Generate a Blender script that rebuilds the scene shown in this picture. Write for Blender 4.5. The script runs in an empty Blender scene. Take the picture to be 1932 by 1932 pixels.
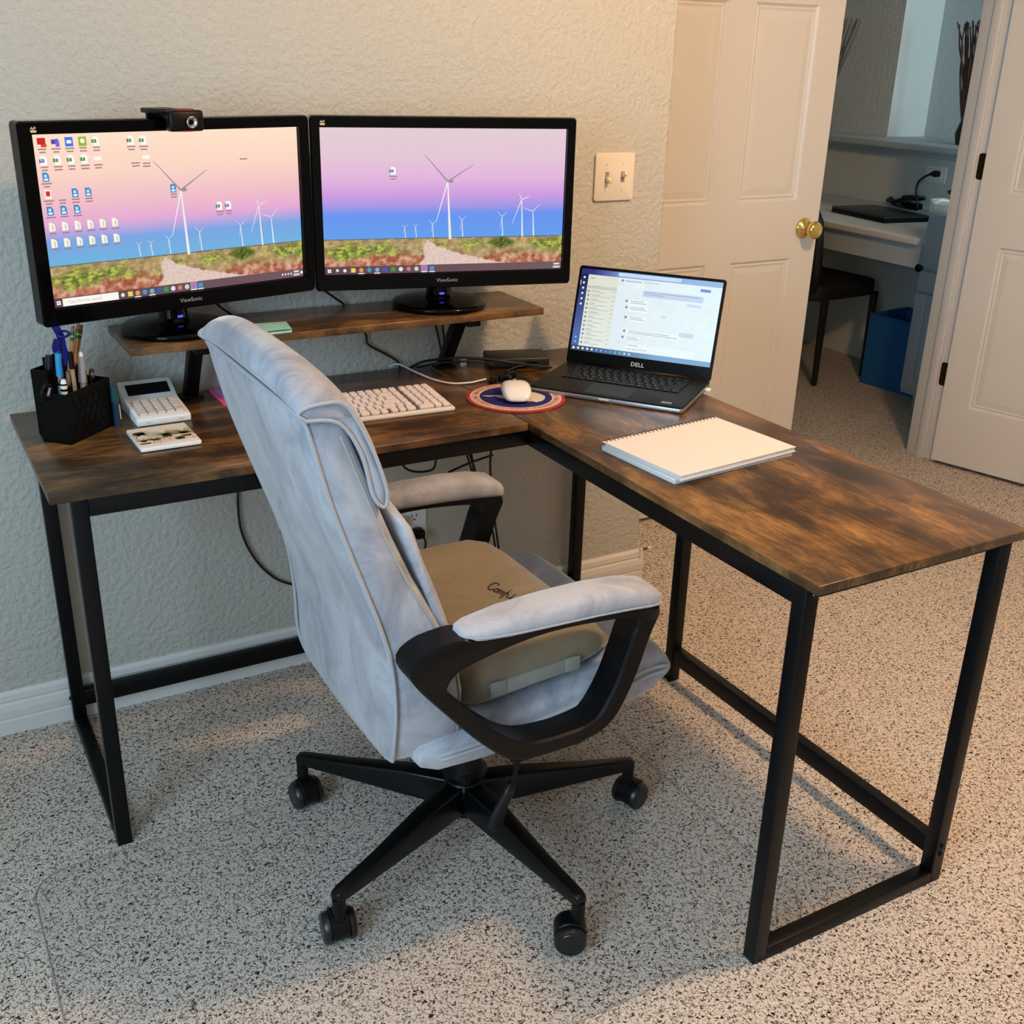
import bpy, bmesh, math, random
from math import sin, cos, pi, radians, sqrt
from mathutils import Vector, Matrix, noise
random.seed(7)
sc = bpy.context.scene
COL = sc.collection

# ------------------------------------------------------------------ camera
CAM = Vector((-1.1201, -2.3942, 1.4602)); YAW, PITCH, ROLL, FPX = .5251, .3967, .0278, 2094.
fwd = Vector((sin(YAW)*cos(PITCH), cos(YAW)*cos(PITCH), -sin(PITCH)))
r0 = Vector((cos(YAW), -sin(YAW), 0)); u0 = r0.cross(fwd)
rgt = r0*cos(ROLL)+u0*sin(ROLL); upv = u0*cos(ROLL)-r0*sin(ROLL)
cd = bpy.data.cameras.new('camera'); cam = bpy.data.objects.new('camera', cd); COL.objects.link(cam)
cam.matrix_world = Matrix((( rgt.x, upv.x, -fwd.x, CAM.x), (rgt.y, upv.y, -fwd.y, CAM.y), (rgt.z, upv.z, -fwd.z, CAM.z), (0, 0, 0, 1)))
cd.sensor_width = 36; cd.lens = 36*FPX/1932; cd.clip_start = .02
sc.camera = cam
def ray(x, y): return fwd+rgt*((x-966)/FPX)-upv*((y-966)/FPX)
def atz(x, y, z): d = ray(x, y); return CAM+d*((z-CAM.z)/d.z)
def aty(x, y, Y): d = ray(x, y); return CAM+d*((Y-CAM.y)/d.y)
def atx(x, y, X): d = ray(x, y); return CAM+d*((X-CAM.x)/d.x)

# ------------------------------------------------------------------ view, world, lights
vs = sc.view_settings; vs.view_transform = 'Standard'; vs.look = 'None'; vs.gamma = 1; vs.use_curve_mapping = False
vs.exposure = 0.0
sc.cycles.use_denoising = True
w = bpy.data.worlds.new('sky'); sc.world = w; w.use_nodes = True
w.node_tree.nodes['Background'].inputs[0].default_value = (.55, .75, 1, 1)
w.node_tree.nodes['Background'].inputs[1].default_value = 1.0
def area(name, loc, rot, sx, sy, power, col):
    l = bpy.data.lights.new(name, 'AREA'); l.shape = 'RECTANGLE'; l.size = sx; l.size_y = sy; l.energy = power; l.color = col
    o = bpy.data.objects.new(name, l); o.location = loc; o.rotation_euler = rot; COL.objects.link(o); return o
WARM = (1, .62, .32); COOL = (.52, .79, 1)
# daylight entering by the bedroom window and by the window at the end of the hall
area('window_daylight', (-2.36, -2.35, 1.5), (0, radians(-90), 0), 1.25, 1.5, 74, COOL)
area('hall_window_daylight', (3.2, -1.42, 1.55), (radians(90), 0, 0), .7, 1.2, 44, (.75, .92, 1))
# the warm bulb under the ceiling
def bulb(loc, power, col=WARM, rad=.06):
    l = bpy.data.lights.new('ceiling_bulb', 'POINT'); l.energy = power; l.color = col; l.shadow_soft_size = rad
    o = bpy.data.objects.new('ceiling_bulb', l); o.location = loc; COL.objects.link(o)
LAMP = (.72, -1.5, 2.3)
bulb(LAMP, 92, rad=.09)

# ------------------------------------------------------------------ helpers
ROOT = {}
def sr(c):
    if isinstance(c, str): c = [int(c[i:i+2], 16) for i in (0, 2, 4)]
    f = lambda v: v/12.92 if v <= .04045 else ((v+.055)/1.055)**2.4
    return tuple(f(v/255) for v in c)+(1,)
MATS = {}
def mat(name, color, rough=.5, metal=0, spec=.5, sheen=0, coat=0, emit=None, es=0, trans=0, alpha=1):
    if name in MATS: return MATS[name]
    m = bpy.data.materials.new(name); m.use_nodes = True; b = m.node_tree.nodes['Principled BSDF']
    b.inputs['Base Color'].default_value = sr(color); b.inputs['Roughness'].default_value = rough; b.inputs['Metallic'].default_value = metal
    b.inputs['Specular IOR Level'].default_value = spec; b.inputs['Sheen Weight'].default_value = sheen; b.inputs['Coat Weight'].default_value = coat
    b.inputs['Transmission Weight'].default_value = trans; b.inputs['Alpha'].default_value = alpha
    if emit: b.inputs['Emission Color'].default_value = sr(emit); b.inputs['Emission Strength'].default_value = es
    MATS[name] = m; return m
def nd(m, t, **kw):
    n = m.node_tree.nodes.new(t)
    for k, v in kw.items(): setattr(n, k, v)
    return n
def lk(m, a, b): m.node_tree.links.new(a, b)
def ramp(m, stops):
    n = nd(m, 'ShaderNodeValToRGB'); e = n.color_ramp.elements
    while len(e) < len(stops): e.new(.5)
    for i, (p, c) in enumerate(stops): e[i].position = p; e[i].color = sr(c) if not isinstance(c, float) else (c, c, c, 1)
    return n
def tex(m, scale, stretch=(1, 1, 1), detail=2, rough=.5, kind='ShaderNodeTexNoise', co='Object', dist=0):
    tc = nd(m, 'ShaderNodeTexCoord'); mp = nd(m, 'ShaderNodeMapping'); n = nd(m, kind)
    lk(m, tc.outputs[co], mp.inputs[0]); mp.inputs['Scale'].default_value = stretch; lk(m, mp.outputs[0], n.inputs['Vector'])
    n.inputs['Scale'].default_value = scale
    if kind == 'ShaderNodeTexNoise': n.inputs['Detail'].default_value = detail; n.inputs['Roughness'].default_value = rough; n.inputs['Distortion'].default_value = dist
    return n
def bump(m, src, strength, dist):
    b = nd(m, 'ShaderNodeBump'); b.inputs['Strength'].default_value = strength; b.inputs['Distance'].default_value = dist
    lk(m, src, b.inputs['Height']); lk(m, b.outputs[0], m.node_tree.nodes['Principled BSDF'].inputs['Normal']); return b
def mixc(m, fac, a, b, mode='MIX'):
    n = nd(m, 'ShaderNodeMix', data_type='RGBA', blend_type=mode)
    if isinstance(fac, float): n.inputs[0].default_value = fac
    else: lk(m, fac, n.inputs[0])
    for i, v in ((6, a), (7, b)):
        if isinstance(v, (tuple, list, str)): n.inputs[i].default_value = sr(v)
        else: lk(m, v, n.inputs[i])
    return n.outputs[2]
def bcol(m, out): lk(m, out, m.node_tree.nodes['Principled BSDF'].inputs['Base Color'])

def wallmat(name, color, scale=75, st=.35):
    m = mat(name, color, .85, spec=.25); n = tex(m, scale, detail=3, rough=.55); r = ramp(m, [(.36, 0.0), (.62, 1.0)]); lk(m, n.outputs['Fac'], r.inputs[0])
    bump(m, r.outputs[0], st*1.35, .004); return m
WALL = wallmat('painted_wall', (190, 188, 180))
HWALL = wallmat('hall_wall', (200, 206, 204), 60, .2)
TRIM = mat('white_trim', (214, 211, 207), .35)
DOORM = mat('white_door', (210, 206, 200), .38)
CEIL = wallmat('ceiling_paint', (225, 222, 216), 40, .4)
def carpet(name, a, b, dark, darkest):
    m = mat(name, a, 1, spec=.05)
    n1 = tex(m, 46, detail=2); n2 = tex(m, 150, (1, 1.3, 1), detail=2, rough=.5, dist=1.2); n3 = tex(m, 420, detail=1)
    r1 = ramp(m, [(.35, a), (.65, b)]); lk(m, n3.outputs['Fac'], r1.inputs[0])
    r2 = ramp(m, [(.375, 1.0), (.425, 0.0)]); lk(m, n2.outputs['Fac'], r2.inputs[0])
    n4 = tex(m, 150, (1.4, 1, 1), detail=2, dist=.9); r4 = ramp(m, [(.385, .9), (.465, 0.0)]); lk(m, n4.outputs['Fac'], r4.inputs[0])
    c = mixc(m, r4.outputs[0], r1.outputs[0], dark); c = mixc(m, r2.outputs[0], c, darkest); bcol(m, c)
    mx = nd(m, 'ShaderNodeMath', operation='ADD'); lk(m, n2.outputs['Fac'], mx.inputs[0]); lk(m, n3.outputs['Fac'], mx.inputs[1])
    bump(m, mx.outputs[0], .55, .01); return m
CARPET = carpet('speckled_carpet', (206, 192, 179), (244, 232, 220), (134, 118, 106), (46, 37, 36))
def wood(name, axis):
    m = mat(name, (90, 55, 25), .27, spec=.45)
    s = (1, 2.7, 1) if axis == 0 else (2.7, 1, 1); s2 = (1, 4.5, 1) if axis == 0 else (4.5, 1, 1); s3 = (2, 60, 6) if axis == 0 else (60, 2, 6)
    g = tex(m, 4.2, s, 12, .70, dist=.25); r = ramp(m, [(.34, (42, 32, 25)), (.45, (74, 52, 32)), (.54, (110, 79, 46)), (.68, (156, 115, 67))]); lk(m, g.outputs['Fac'], r.inputs[0])
    b = tex(m, 9, s2, 8, .66, dist=.4); rb = ramp(m, [(.36, 1.0), (.50, 0.0)]); lk(m, b.outputs['Fac'], rb.inputs[0])
    f = tex(m, 6, s3, 4, .6); rf = ramp(m, [(.3, (165, 158, 148)), (.6, (255, 255, 255))]); lk(m, f.outputs['Fac'], rf.inputs[0])
    sc_ = nd(m, 'ShaderNodeMath', operation='MULTIPLY'); lk(m, rb.outputs[0], sc_.inputs[0]); sc_.inputs[1].default_value = .55
    c = mixc(m, sc_.outputs[0], r.outputs[0], (48, 37, 28)); c = mixc(m, .8, c, rf.outputs[0], 'MULTIPLY'); bcol(m, c)
    bump(m, f.outputs['Fac'], .06, .002); return m
WOODX = wood('rustic_wood_grain_x', 0); WOODY = wood('rustic_wood_grain_y', 1)
STEEL = mat('black_powder_coated_steel', (8, 8, 10), .4, spec=.2)
BLK = mat('black_plastic', (7, 7, 8), .4, spec=.2); GLOSS = mat('gloss_black_plastic', (3, 3, 4), .07, spec=.15); MATTE = mat('matte_black', (5, 5, 6), .5, spec=.14)
CABLE = mat('black_cable', (14, 14, 14), .5); WHT = mat('white_plastic', (232, 232, 230), .35); CREAM = mat('ivory_plastic', (226, 214, 196), .35)
BRASS = mat('polished_brass', (226, 198, 122), .14, 1); CHROME = mat('chrome', (200, 200, 205), .12, 1); DBRASS = mat('aged_brass', (95, 80, 40), .35, 1)
RED = mat('red_plastic', (150, 20, 22), .4); NAVY = mat('navy_plastic', (16, 18, 120), .35)
def velvet(name, col, col2):
    m = mat(name, col, .8, spec=.2, sheen=.55); n = tex(m, 7, (1, 1.3, .9), 6, .68, dist=.9); r = ramp(m, [(.36, col2), (.60, col)]); lk(m, n.outputs['Fac'], r.inputs[0]); bcol(m, r.outputs[0])
    n2 = tex(m, 16, detail=4); bump(m, n2.outputs['Fac'], .12, .02); m.node_tree.nodes['Principled BSDF'].inputs['Sheen Roughness'].default_value = .35; return m
VELVET = velvet('grey_velvet', (172, 174, 183), (136, 137, 147)); SEAMV = mat('seam_velvet', (160, 160, 166), .8, sheen=.3)
CUSH = velvet('taupe_velour', (130, 119, 98), (118, 107, 88)); STITCH = mat('stitching', (205, 195, 180), .8)
CUSHS = velvet('velour_window_lit', (138, 138, 130), (126, 126, 120))  # cushion velour greyed for the strap side, cool window light put into its colour

def thing(name, label, cat, loc=(0, 0, 0), rz=0, group=None, kind=None):
    e = bpy.data.objects.new(name, None); COL.objects.link(e); e.location = loc; e.rotation_euler = (0, 0, rz); e.empty_display_size = .05
    if kind: e['kind'] = kind
    tag(e, label, cat, group)
    ROOT[e.name] = Matrix.Translation(Vector(loc)) @ Matrix.Rotation(rz, 4, 'Z'); return e
def tag(o, label=None, cat=None, group=None):
    if label: o['label'] = label
    if cat: o['category'] = cat
    if group: o['group'] = group
    return o
def mk(name, vf, m, parent=None, smooth=False, world=False, loc=None, bev=0, seg=2):
    vs_, fs = vf[:2]
    if world and parent is not None:
        r = parent
        while r.parent: r = r.parent
        inv = ROOT[r.name].inverted(); vs_ = [inv @ Vector(v) for v in vs_]
    me = bpy.data.meshes.new(name)
    bm = bmesh.new(); bv = [bm.verts.new(v) for v in vs_]
    for f in fs:
        try: bm.faces.new([bv[i] for i in f])
        except ValueError: pass
    bmesh.ops.recalc_face_normals(bm, faces=bm.faces[:])
    if bev:
        ed = [e for e in bm.edges if len(e.link_faces) == 2 and e.calc_face_angle(0) > .6]
        bmesh.ops.bevel(bm, geom=ed, offset=bev, segments=seg, affect='EDGES', profile=.5, clamp_overlap=True)
    bm.to_mesh(me); bm.free()
    if smooth or bev:
        me.shade_smooth() if smooth else None
        if bev and not smooth:
            me.shade_smooth(); me.set_sharp_from_angle(angle=radians(50))
    me.materials.append(m)
    o = bpy.data.objects.new(name, me); COL.objects.link(o)
    if parent is not None: o.parent = parent
    if loc is not None: o.location = loc
    return o
def dup(o, parent, loc=None, rot=None, scale=None):
    c = o.copy(); COL.objects.link(c); c.parent = parent
    if loc is not None: c.location = loc
    if rot is not None: c.rotation_euler = rot
    if scale is not None: c.scale = scale
    return c
def copy_tree(o, parent=None):
    c = o.copy(); COL.objects.link(c); c.parent = parent
    for ch in list(o.children): copy_tree(ch, c)
    return c
def join(*vfs):
    V, Fc = [], []
    for v, f in vfs:
        n = len(V); V += list(v); Fc += [[i+n for i in q] for q in f]
    return V, Fc
def box(x0, x1, y0, y1, z0, z1):
    return [(x, y, z) for z in (z0, z1) for y in (y0, y1) for x in (x0, x1)], [(0, 2, 3, 1), (4, 5, 7, 6), (0, 1, 5, 4), (2, 6, 7, 3), (0, 4, 6, 2), (1, 3, 7, 5)]
def cbox(c, s): return box(c[0]-s[0]/2, c[0]+s[0]/2, c[1]-s[1]/2, c[1]+s[1]/2, c[2]-s[2]/2, c[2]+s[2]/2)
def xf(vf, M): return [M @ Vector(v) for v in vf[0]], vf[1]
def rotz(vf, a, c=(0, 0, 0)):
    M = Matrix.Translation(Vector(c)) @ Matrix.Rotation(a, 4, 'Z'); return xf(vf, M)
def prism(poly, d0, d1, ax='z'):
    n = len(poly); P = {'z': lambda p, d: (p[0], p[1], d), 'y': lambda p, d: (p[0], d, p[1]), 'x': lambda p, d: (d, p[0], p[1])}[ax]
    return [P(p, d0) for p in poly]+[P(p, d1) for p in poly], [list(range(n)), list(range(n, 2*n))]+[(i, (i+1) % n, n+(i+1) % n, n+i) for i in range(n)]
def loft(rings, cap=True, closed=True):
    n = len(rings[0]); V = [v for r in rings for v in r]; Fc = []
    for k in range(len(rings)-1):
        for i in range(n if closed else n-1): Fc.append((k*n+i, k*n+(i+1) % n, (k+1)*n+(i+1) % n, (k+1)*n+i))
    if cap: Fc += [list(range(n)), list(range((len(rings)-1)*n, len(rings)*n))]
    return V, Fc
def lathe(prof, n=24, c=(0, 0, 0), ax='z'):
    rings = []
    for r, h in prof:
        R = []
        for i in range(n):
            a = 2*pi*i/n; p = (r*cos(a), r*sin(a), h)
            if ax == 'x': p = (p[2], p[0], p[1])
            if ax == 'y': p = (p[0], p[2], p[1])
            R.append((p[0]+c[0], p[1]+c[1], p[2]+c[2]))
        rings.append(R)
    return loft(rings)
def cyl(p, q, r, n=12, r2=None):
    return tube([p, q], [r, r if r2 is None else r2], n)
def cat(pts, k=6):
    P = [Vector(p) for p in pts]; out = []
    for i in range(len(P)-1):
        a, b, c, d = P[max(i-1, 0)], P[i], P[i+1], P[min(i+2, len(P)-1)]
        for j in range(k):
            t = j/k; out.append(.5*((2*b)+(c-a)*t+(2*a-5*b+4*c-d)*t*t+(3*b-a-3*c+d)*t**3))
    out.append(P[-1]); return out
def tube(pts, r, n=8, closed=False, prof=None):
    P = [Vector(p) for p in pts]; rings = []; N = len(P); up = None
    for i in range(N):
        if closed: t = P[(i+1) % N]-P[i-1]
        else: t = P[min(i+1, N-1)]-P[max(i-1, 0)]
        t.normalize()
        if up is None: up = Vector((0, 0, 1)) if abs(t.z) < .9 else Vector((0, 1, 0))
        s = t.cross(up).normalized(); up = s.cross(t).normalized()
        rr = r[i] if isinstance(r, (list, tuple)) else r
        if prof: rings.append([P[i]+s*a+up*b for a, b in prof])
        else: rings.append([P[i]+s*(rr*cos(2*pi*k/n))+up*(rr*sin(2*pi*k/n)) for k in range(n)])
    if closed: rings.append(rings[0])
    return loft(rings, cap=not closed)
def rrect(w, h, r, n=4, cx=0, cy=0):
    pts = []
    for (sx, sy, a0) in ((1, 1, 0), (-1, 1, 90), (-1, -1, 180), (1, -1, 270)):
        for i in range(n+1):
            a = radians(a0+90*i/n); pts.append((cx+sx*(w/2-r)+r*cos(a), cy+sy*(h/2-r)+r*sin(a)))
    return pts
def sup(a, b, n, k=32, cx=0, cy=0):
    out = []
    for i in range(k):
        t = 2*pi*i/k; c, s = cos(t), sin(t)
        out.append((cx+a*math.copysign(abs(c)**(2/n), c), cy+b*math.copysign(abs(s)**(2/n), s)))
    return out
def text(s, size, align='CENTER', shear=0):
    cu = bpy.data.curves.new('t', 'FONT'); cu.body = s; cu.size = size; cu.align_x = align; cu.align_y = 'CENTER'; cu.resolution_u = 2; cu.shear = shear; cu.fill_mode = 'FRONT'
    o = bpy.data.objects.new('t', cu); me = bpy.data.meshes.new_from_object(o)
    v = [tuple(a.co) for a in me.vertices]; f = [list(p.vertices) for p in me.polygons]
    bpy.data.objects.remove(o); bpy.data.curves.remove(cu); bpy.data.meshes.remove(me); return v, f
def mkflat(name, vf, m, parent, M, world=False):
    """flat print: keeps the face order, laid with matrix M"""
    v = [M @ Vector(p) for p in vf[0]]
    if world:
        r = parent
        while r.parent: r = r.parent
        inv = ROOT[r.name].inverted(); v = [inv @ p for p in v]
    me = bpy.data.meshes.new(name); me.from_pydata([tuple(p) for p in v], [], vf[1]); me.materials.append(m)
    o = bpy.data.objects.new(name, me); COL.objects.link(o); o.parent = parent; return o

class Canvas:
    """a flat picture made of coloured polygons; u right, v down, both 0..1"""
    def __init__(s, w, h): s.w, s.h = w, h; s.V, s.F, s.C = [], [], []; s.l = 0
    def pt(s, u, v, l=None): return ((u-.5)*s.w, (.5-v)*s.h, (s.l if l is None else l)*.00012)
    def poly(s, pts, col):
        n = len(s.V); s.V += [s.pt(*p) for p in pts]; s.F.append(list(range(n, n+len(pts))))
        cs = col if isinstance(col, list) else [col]*len(pts); s.C += [sr(c) for c in cs]
    def rect(s, u0, v0, u1, v1, col): s.poly([(u0, v1), (u1, v1), (u1, v0), (u0, v0)], col)
    def line(s, a, b, w0, w1, col):
        cl = lambda p: (min(1, max(0, p[0])), min(1, max(0, p[1]))); a, b = cl(a), cl(b)
        ax, ay, bx, by = a[0]*s.w, a[1]*s.h, b[0]*s.w, b[1]*s.h; dx, dy = bx-ax, by-ay; L = sqrt(dx*dx+dy*dy) or 1; nx, ny = -dy/L, dx/L
        q = [((ax+nx*w0)/s.w, (ay+ny*w0)/s.h), ((ax-nx*w0)/s.w, (ay-ny*w0)/s.h), ((bx-nx*w1)/s.w, (by-ny*w1)/s.h), ((bx+nx*w1)/s.w, (by+ny*w1)/s.h)]; s.poly(q, col)
    def disc(s, u, v, r, col, n=10, ry=None):
        ry = ry or r*s.w/s.h; s.poly([(u+r*cos(2*pi*i/n), v-ry*sin(2*pi*i/n)) for i in range(n)], col)
    def text(s, t, u, v, size, col, align='CENTER'):
        vs_, fs = text(t, size, align); n = len(s.V); x, y, z = s.pt(u, v)
        s.V += [(a+x, b+y, z) for a, b, c in vs_]; s.F += [[i+n for i in f] for f in fs]; s.C += [sr(col)]*len(vs_)
    def grid(s, u0, v0, u1, v1, nu, nv, fn):
        n = len(s.V)
        for j in range(nv+1):
            for i in range(nu+1):
                u, v = u0+(u1-u0)*i/nu, v0+(v1-v0)*j/nv; s.V.append(s.pt(u, v)); s.C.append(sr(fn(u, v)))
        for j in range(nv):
            for i in range(nu): a = n+j*(nu+1)+i; s.F.append((a+nu+1, a+nu+2, a+1, a))
    def build(s, name, m, parent, M):
        me = bpy.data.meshes.new(name); me.from_pydata([tuple(M @ Vector(v)) for v in s.V], [], s.F)
        at = me.color_attributes.new('Col', 'FLOAT_COLOR', 'POINT'); at.data.foreach_set('color', [c for q in s.C for c in q])
        me.materials.append(m); o = bpy.data.objects.new(name, me); COL.objects.link(o); o.parent = parent; return o
def attrmat(name, emit, rough=.35):
    m = mat(name, (5, 5, 6), rough, spec=.3); a = nd(m, 'ShaderNodeAttribute', attribute_name='Col'); b = m.node_tree.nodes['Principled BSDF']
    if emit: lk(m, a.outputs['Color'], b.inputs['Emission Color']); b.inputs['Emission Strength'].default_value = emit
    else: lk(m, a.outputs['Color'], b.inputs['Base Color'])
    return m
SCREEN = attrmat('lit_screen', 1.0); PRINT = attrmat('printed_surface', 0, .3); PRINTM = attrmat('printed_cloth', 0, .8)
UPY = Matrix(((1, 0, 0, 0), (0, 0, -1, 0), (0, 1, 0, 0), (0, 0, 0, 1)))      # picture plane (x,y,+z out) -> upright facing -y
H = .745

# ------------------------------------------------------------------ the room
def struct(name, vf, m, label, bev=0, parent=None, smooth=False):
    o = mk(name, vf, m, parent, bev=bev, smooth=smooth)
    if parent is None: o['kind'] = 'structure'; o['label'] = label; o['category'] = name.split('_')[0]
    return o
struct('floor', box(-2.5, 4.2, -4.3, 3.3, -.06, 0), CARPET, 'speckled beige cut-pile carpet floor')
struct('ceiling', box(-2.5, 4.2, -4.3, 3.3, 2.44, 2.5), CEIL, 'white textured ceiling over the room')
struct('wall_back', box(-2.5, .70, 0, .48, -.01, 2.44), WALL, 'cream textured wall behind the monitors', bev=.008)
struct('wall_front', box(-2.5, 2.75, -4.3, -4.2, -.01, 2.44), WALL, 'cream textured wall behind the viewer')
struct('wall_right', box(2.65, 2.75, -4.2, .48, -.01, 2.44), WALL, 'cream textured wall behind the open door')
struct('wall_left', join(box(-2.5, -2.4, -4.2, -3.15, -.01, 2.44), box(-2.5, -2.4, -1.55, 0, -.01, 2.44), box(-2.5, -2.4, -3.15, -1.55, -.01, .88), box(-2.5, -2.4, -3.15, -1.55, 2.12, 2.44)), WALL, 'cream textured wall with the bedroom window')
struct('wall_doorway', join(box(.70, .76, .35, .48, -.01, 2.44), box(2.398, 2.65, .35, .48, -.01, 2.44), box(.76, 2.398, .35, .48, 2.06, 2.44)), WALL, 'cream wall around the double doorway')
struct('wall_hall_back', join(box(3.3, 3.4, -1.5, 3.2, -.01, 1.035), box(3.42, 3.52, 1.79, 3.2, 1.035, 2.44), box(3.66, 3.76, -1.5, 1.766, 1.035, 2.44), ([(3.42, 1.79, 1.035), (3.66, 1.766, 1.035), (3.76, 1.8, 1.035), (3.5, 1.85, 1.035), (3.42, 1.79, 2.44), (3.66, 1.766, 2.44), (3.76, 1.8, 2.44), (3.5, 1.85, 2.44)], [(0, 1, 5, 4), (1, 2, 6, 5), (2, 3, 7, 6), (3, 0, 4, 7), (0, 3, 2, 1), (4, 5, 6, 7)])), HWALL, 'grey hall wall above and below the ledge')  # upper wall jog is added; its side face stands in for a light patch
struct('wall_hall_end', box(.6, 4.1, 3.2, 3.3, -.01, 2.44), HWALL, 'grey wall at the far end of the hall')
struct('wall_hall_left', box(.6, .70, .48, 3.2, -.01, 2.44), HWALL, 'grey hall side wall')
struct('wall_hall_window', join(box(2.75, 2.84, -1.6, -1.5, -.01, 2.44), box(3.56, 4.1, -1.6, -1.5, -.01, 2.44), box(2.84, 3.56, -1.6, -1.5, -.01, .92), box(2.84, 3.56, -1.6, -1.5, 2.16, 2.44)), HWALL, 'hall wall holding the hall window')
def window(name, label, c, wy, wz, ax):
    t = thing(name, label, 'window', c, kind='structure'); d = .02
    for s in (-1, 1):
        f = (lambda a, b, z: (a, b, z)) if ax == 'x' else (lambda a, b, z: (b, a, z))
        mk('window_frame', cbox((f(0, s*(wy/2-.02), 0)), (.06, .04, wz) if ax == 'x' else (.04, .06, wz)), TRIM, t)
        mk('window_frame', cbox((0, 0, s*(wz/2-.02)), (.06, wy-.08, .04) if ax == 'x' else (wy-.08, .06, .04)), TRIM, t)
    mk('meeting_rail', cbox((0, 0, 0), (.04, wy-.08, .03) if ax == 'x' else (wy-.08, .04, .03)), TRIM, t)
window('window_1', 'white framed bedroom window', (-2.45, -2.35, 1.5), 1.6, 1.24, 'x')
window('window_2', 'white framed window at the end of the hall', (3.2, -1.55, 1.54), .72, 1.24, 'y')

bb = [(0, 0), (-.013, 0), (-.013, .034), (-.009, .038), (-.013, .042), (-.0145, .06), (-.012, .074), (-.0075, .079), (-.011, .084), (-.010, .098), (-.004, .106), (0, .106)]
struct('baseboard_back', prism(bb, -2.4, .713, 'x'), TRIM, 'white moulded baseboard along the wall behind the desk')
struct('baseboard_alcove', prism([(.70-p[0], p[1]) for p in bb], -.012, .335, 'y'), TRIM, 'white moulded baseboard around the wall corner')
struct('trim_1', join(box(2.376, 2.4, .346, .484, -.005, 2.06), box(2.364, 2.376, .392, .428, -.005, 2.05)), TRIM, 'white right door jamb with its stop strip', bev=.002)
struct('trim_2', box(.758, .778, .388, .484, -.005, 2.06), TRIM, 'white left door jamb')
struct('trim_3', box(.758, 2.4, .346, .484, 2.045, 2.065), TRIM, 'white head jamb over the doorway')
struct('trim_4', join(box(2.4, 2.47, .484, .5, 0, 2.12)), TRIM, 'white casing on the hall side', bev=.003)

def panel_mesh(x0, x1, z0, z1, y, s=-1):
    """raised panel facing s*y: sunken moulding, bevelled field"""
    rs = [(0, 0), (.008, .008), (.013, .005), (.020, .0075), (.040, .0045)]; V, Fc = [], []
    for i, d in rs: V += [(x0+i, y-s*d, z0+i), (x1-i, y-s*d, z0+i), (x1-i, y-s*d, z1-i), (x0+i, y-s*d, z1-i)]
    for k in range(len(rs)-1):
        for i in range(4): Fc.append((4*k+i, 4*k+(i+1) % 4, 4*k+4+(i+1) % 4, 4*k+4+i))
    n = 4*(len(rs)-1); Fc.append((n, n+1, n+2, n+3)); return V, Fc
def door(name, label, loc, rz, wdt=.805, knob=None, thick=.036):
    t = thing(name, label, 'door', loc, rz, kind='structure')
    s0, s1, s2 = .105, wdt/2-.051, wdt/2+.051; hz = 2.02
    for a, b in ((0, s0), (s1, s2), (wdt-s0, wdt)): mk('stile', box(a, b, 0, thick, .015, hz), DOORM, t)
    rows = [(.245, .845), (1.03, 1.60), (1.71, 1.90)]; rails = [(.015, .245), (.845, 1.03), (1.60, 1.71), (1.90, hz)]
    for a, b in ((s0, s1), (s2, wdt-s0)):
        for z0, z1 in rails: mk('rail', box(a, b, 0, thick, z0, z1), DOORM, t)
        for z0, z1 in rows:
            mk('panel', join(panel_mesh(a, b, z0, z1, 0, -1), panel_mesh(a, b, z0, z1, thick, 1)), DOORM, t)
    if knob:
        for s in (-1, 1):
            y = 0 if s < 0 else thick; pr = [(.001, 0), (.031, 0), (.033, .004), (.029, .009), (.015, .012), (.012, .03), (.017, .034), (.026, .042), (.029, .053), (.026, .064), (.017, .068), (.001, .069)]
            k = mk('door_knob', lathe([(r, y+s*h) for r, h in pr], 28, (knob[0], 0, knob[1]), 'y'), BRASS, t, smooth=True); k['label'] = 'polished brass door knob'
        mk('latch_plate', box(wdt-.001, wdt+.0015, thick/2-.012, thick/2+.012, knob[1]-.028, knob[1]+.028), BRASS, t)
        mk('latch_bolt', box(wdt, wdt+.008, thick/2-.006, thick/2+.006, knob[1]-.008, knob[1]+.008), BRASS, t)
    return t
door('door_1', 'closed white six-panel door leaf with brass knob behind the laptop', (.792, .351, 0), 0, .808, (.745, .94))
d2 = door('door_2', 'open white six-panel door leaf at the right edge, without knob', (2.352, .340, 0), math.atan2(-.963, .27), .8)
for z in (1.11, .347, 1.85):
    h = thing('door_hinge', {1.11: 'dark brass hinge plate on the right jamb at eye height of the desk lamp cord', .347: 'lower dark brass hinge plate on the right jamb near the carpet', 1.85: 'top dark brass hinge plate on the right jamb'}[z], 'hinge', (2.376, .362, z), kind='structure')
    h['label'] = {1.11: 'middle dark brass hinge on the right door jamb', .347: 'lowest dark brass hinge on the right door jamb', 1.85: 'topmost dark brass hinge on the right door jamb'}[z]
    mk('leaf_plate', xf(prism(rrect(.036, .09, .01, 4), 0, .002, 'z'), Matrix(((0, 0, -1, 0), (1, 0, 0, .006), (0, 1, 0, 0), (0, 0, 0, 1)))), DBRASS, h)
    mk('knuckle', cyl((-.004, -.016, -.045), (-.004, -.016, .045), .006, 10), DBRASS, h, smooth=True)

# door stop on the alcove baseboard
t = thing('door_stop', 'thin metal spring door stop with white tip on the baseboard corner', 'door stop', (.712, .03, .075))
mk('rod', cyl((0, 0, 0), (.055, .012, 0), .0035, 10), mat('dull_bronze', (120, 95, 75), .35, .8), t, smooth=True); mk('rubber_tip', cyl((.053, .0115, 0), (.068, .0145, 0), .006, 10), CREAM, t, smooth=True)

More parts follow.
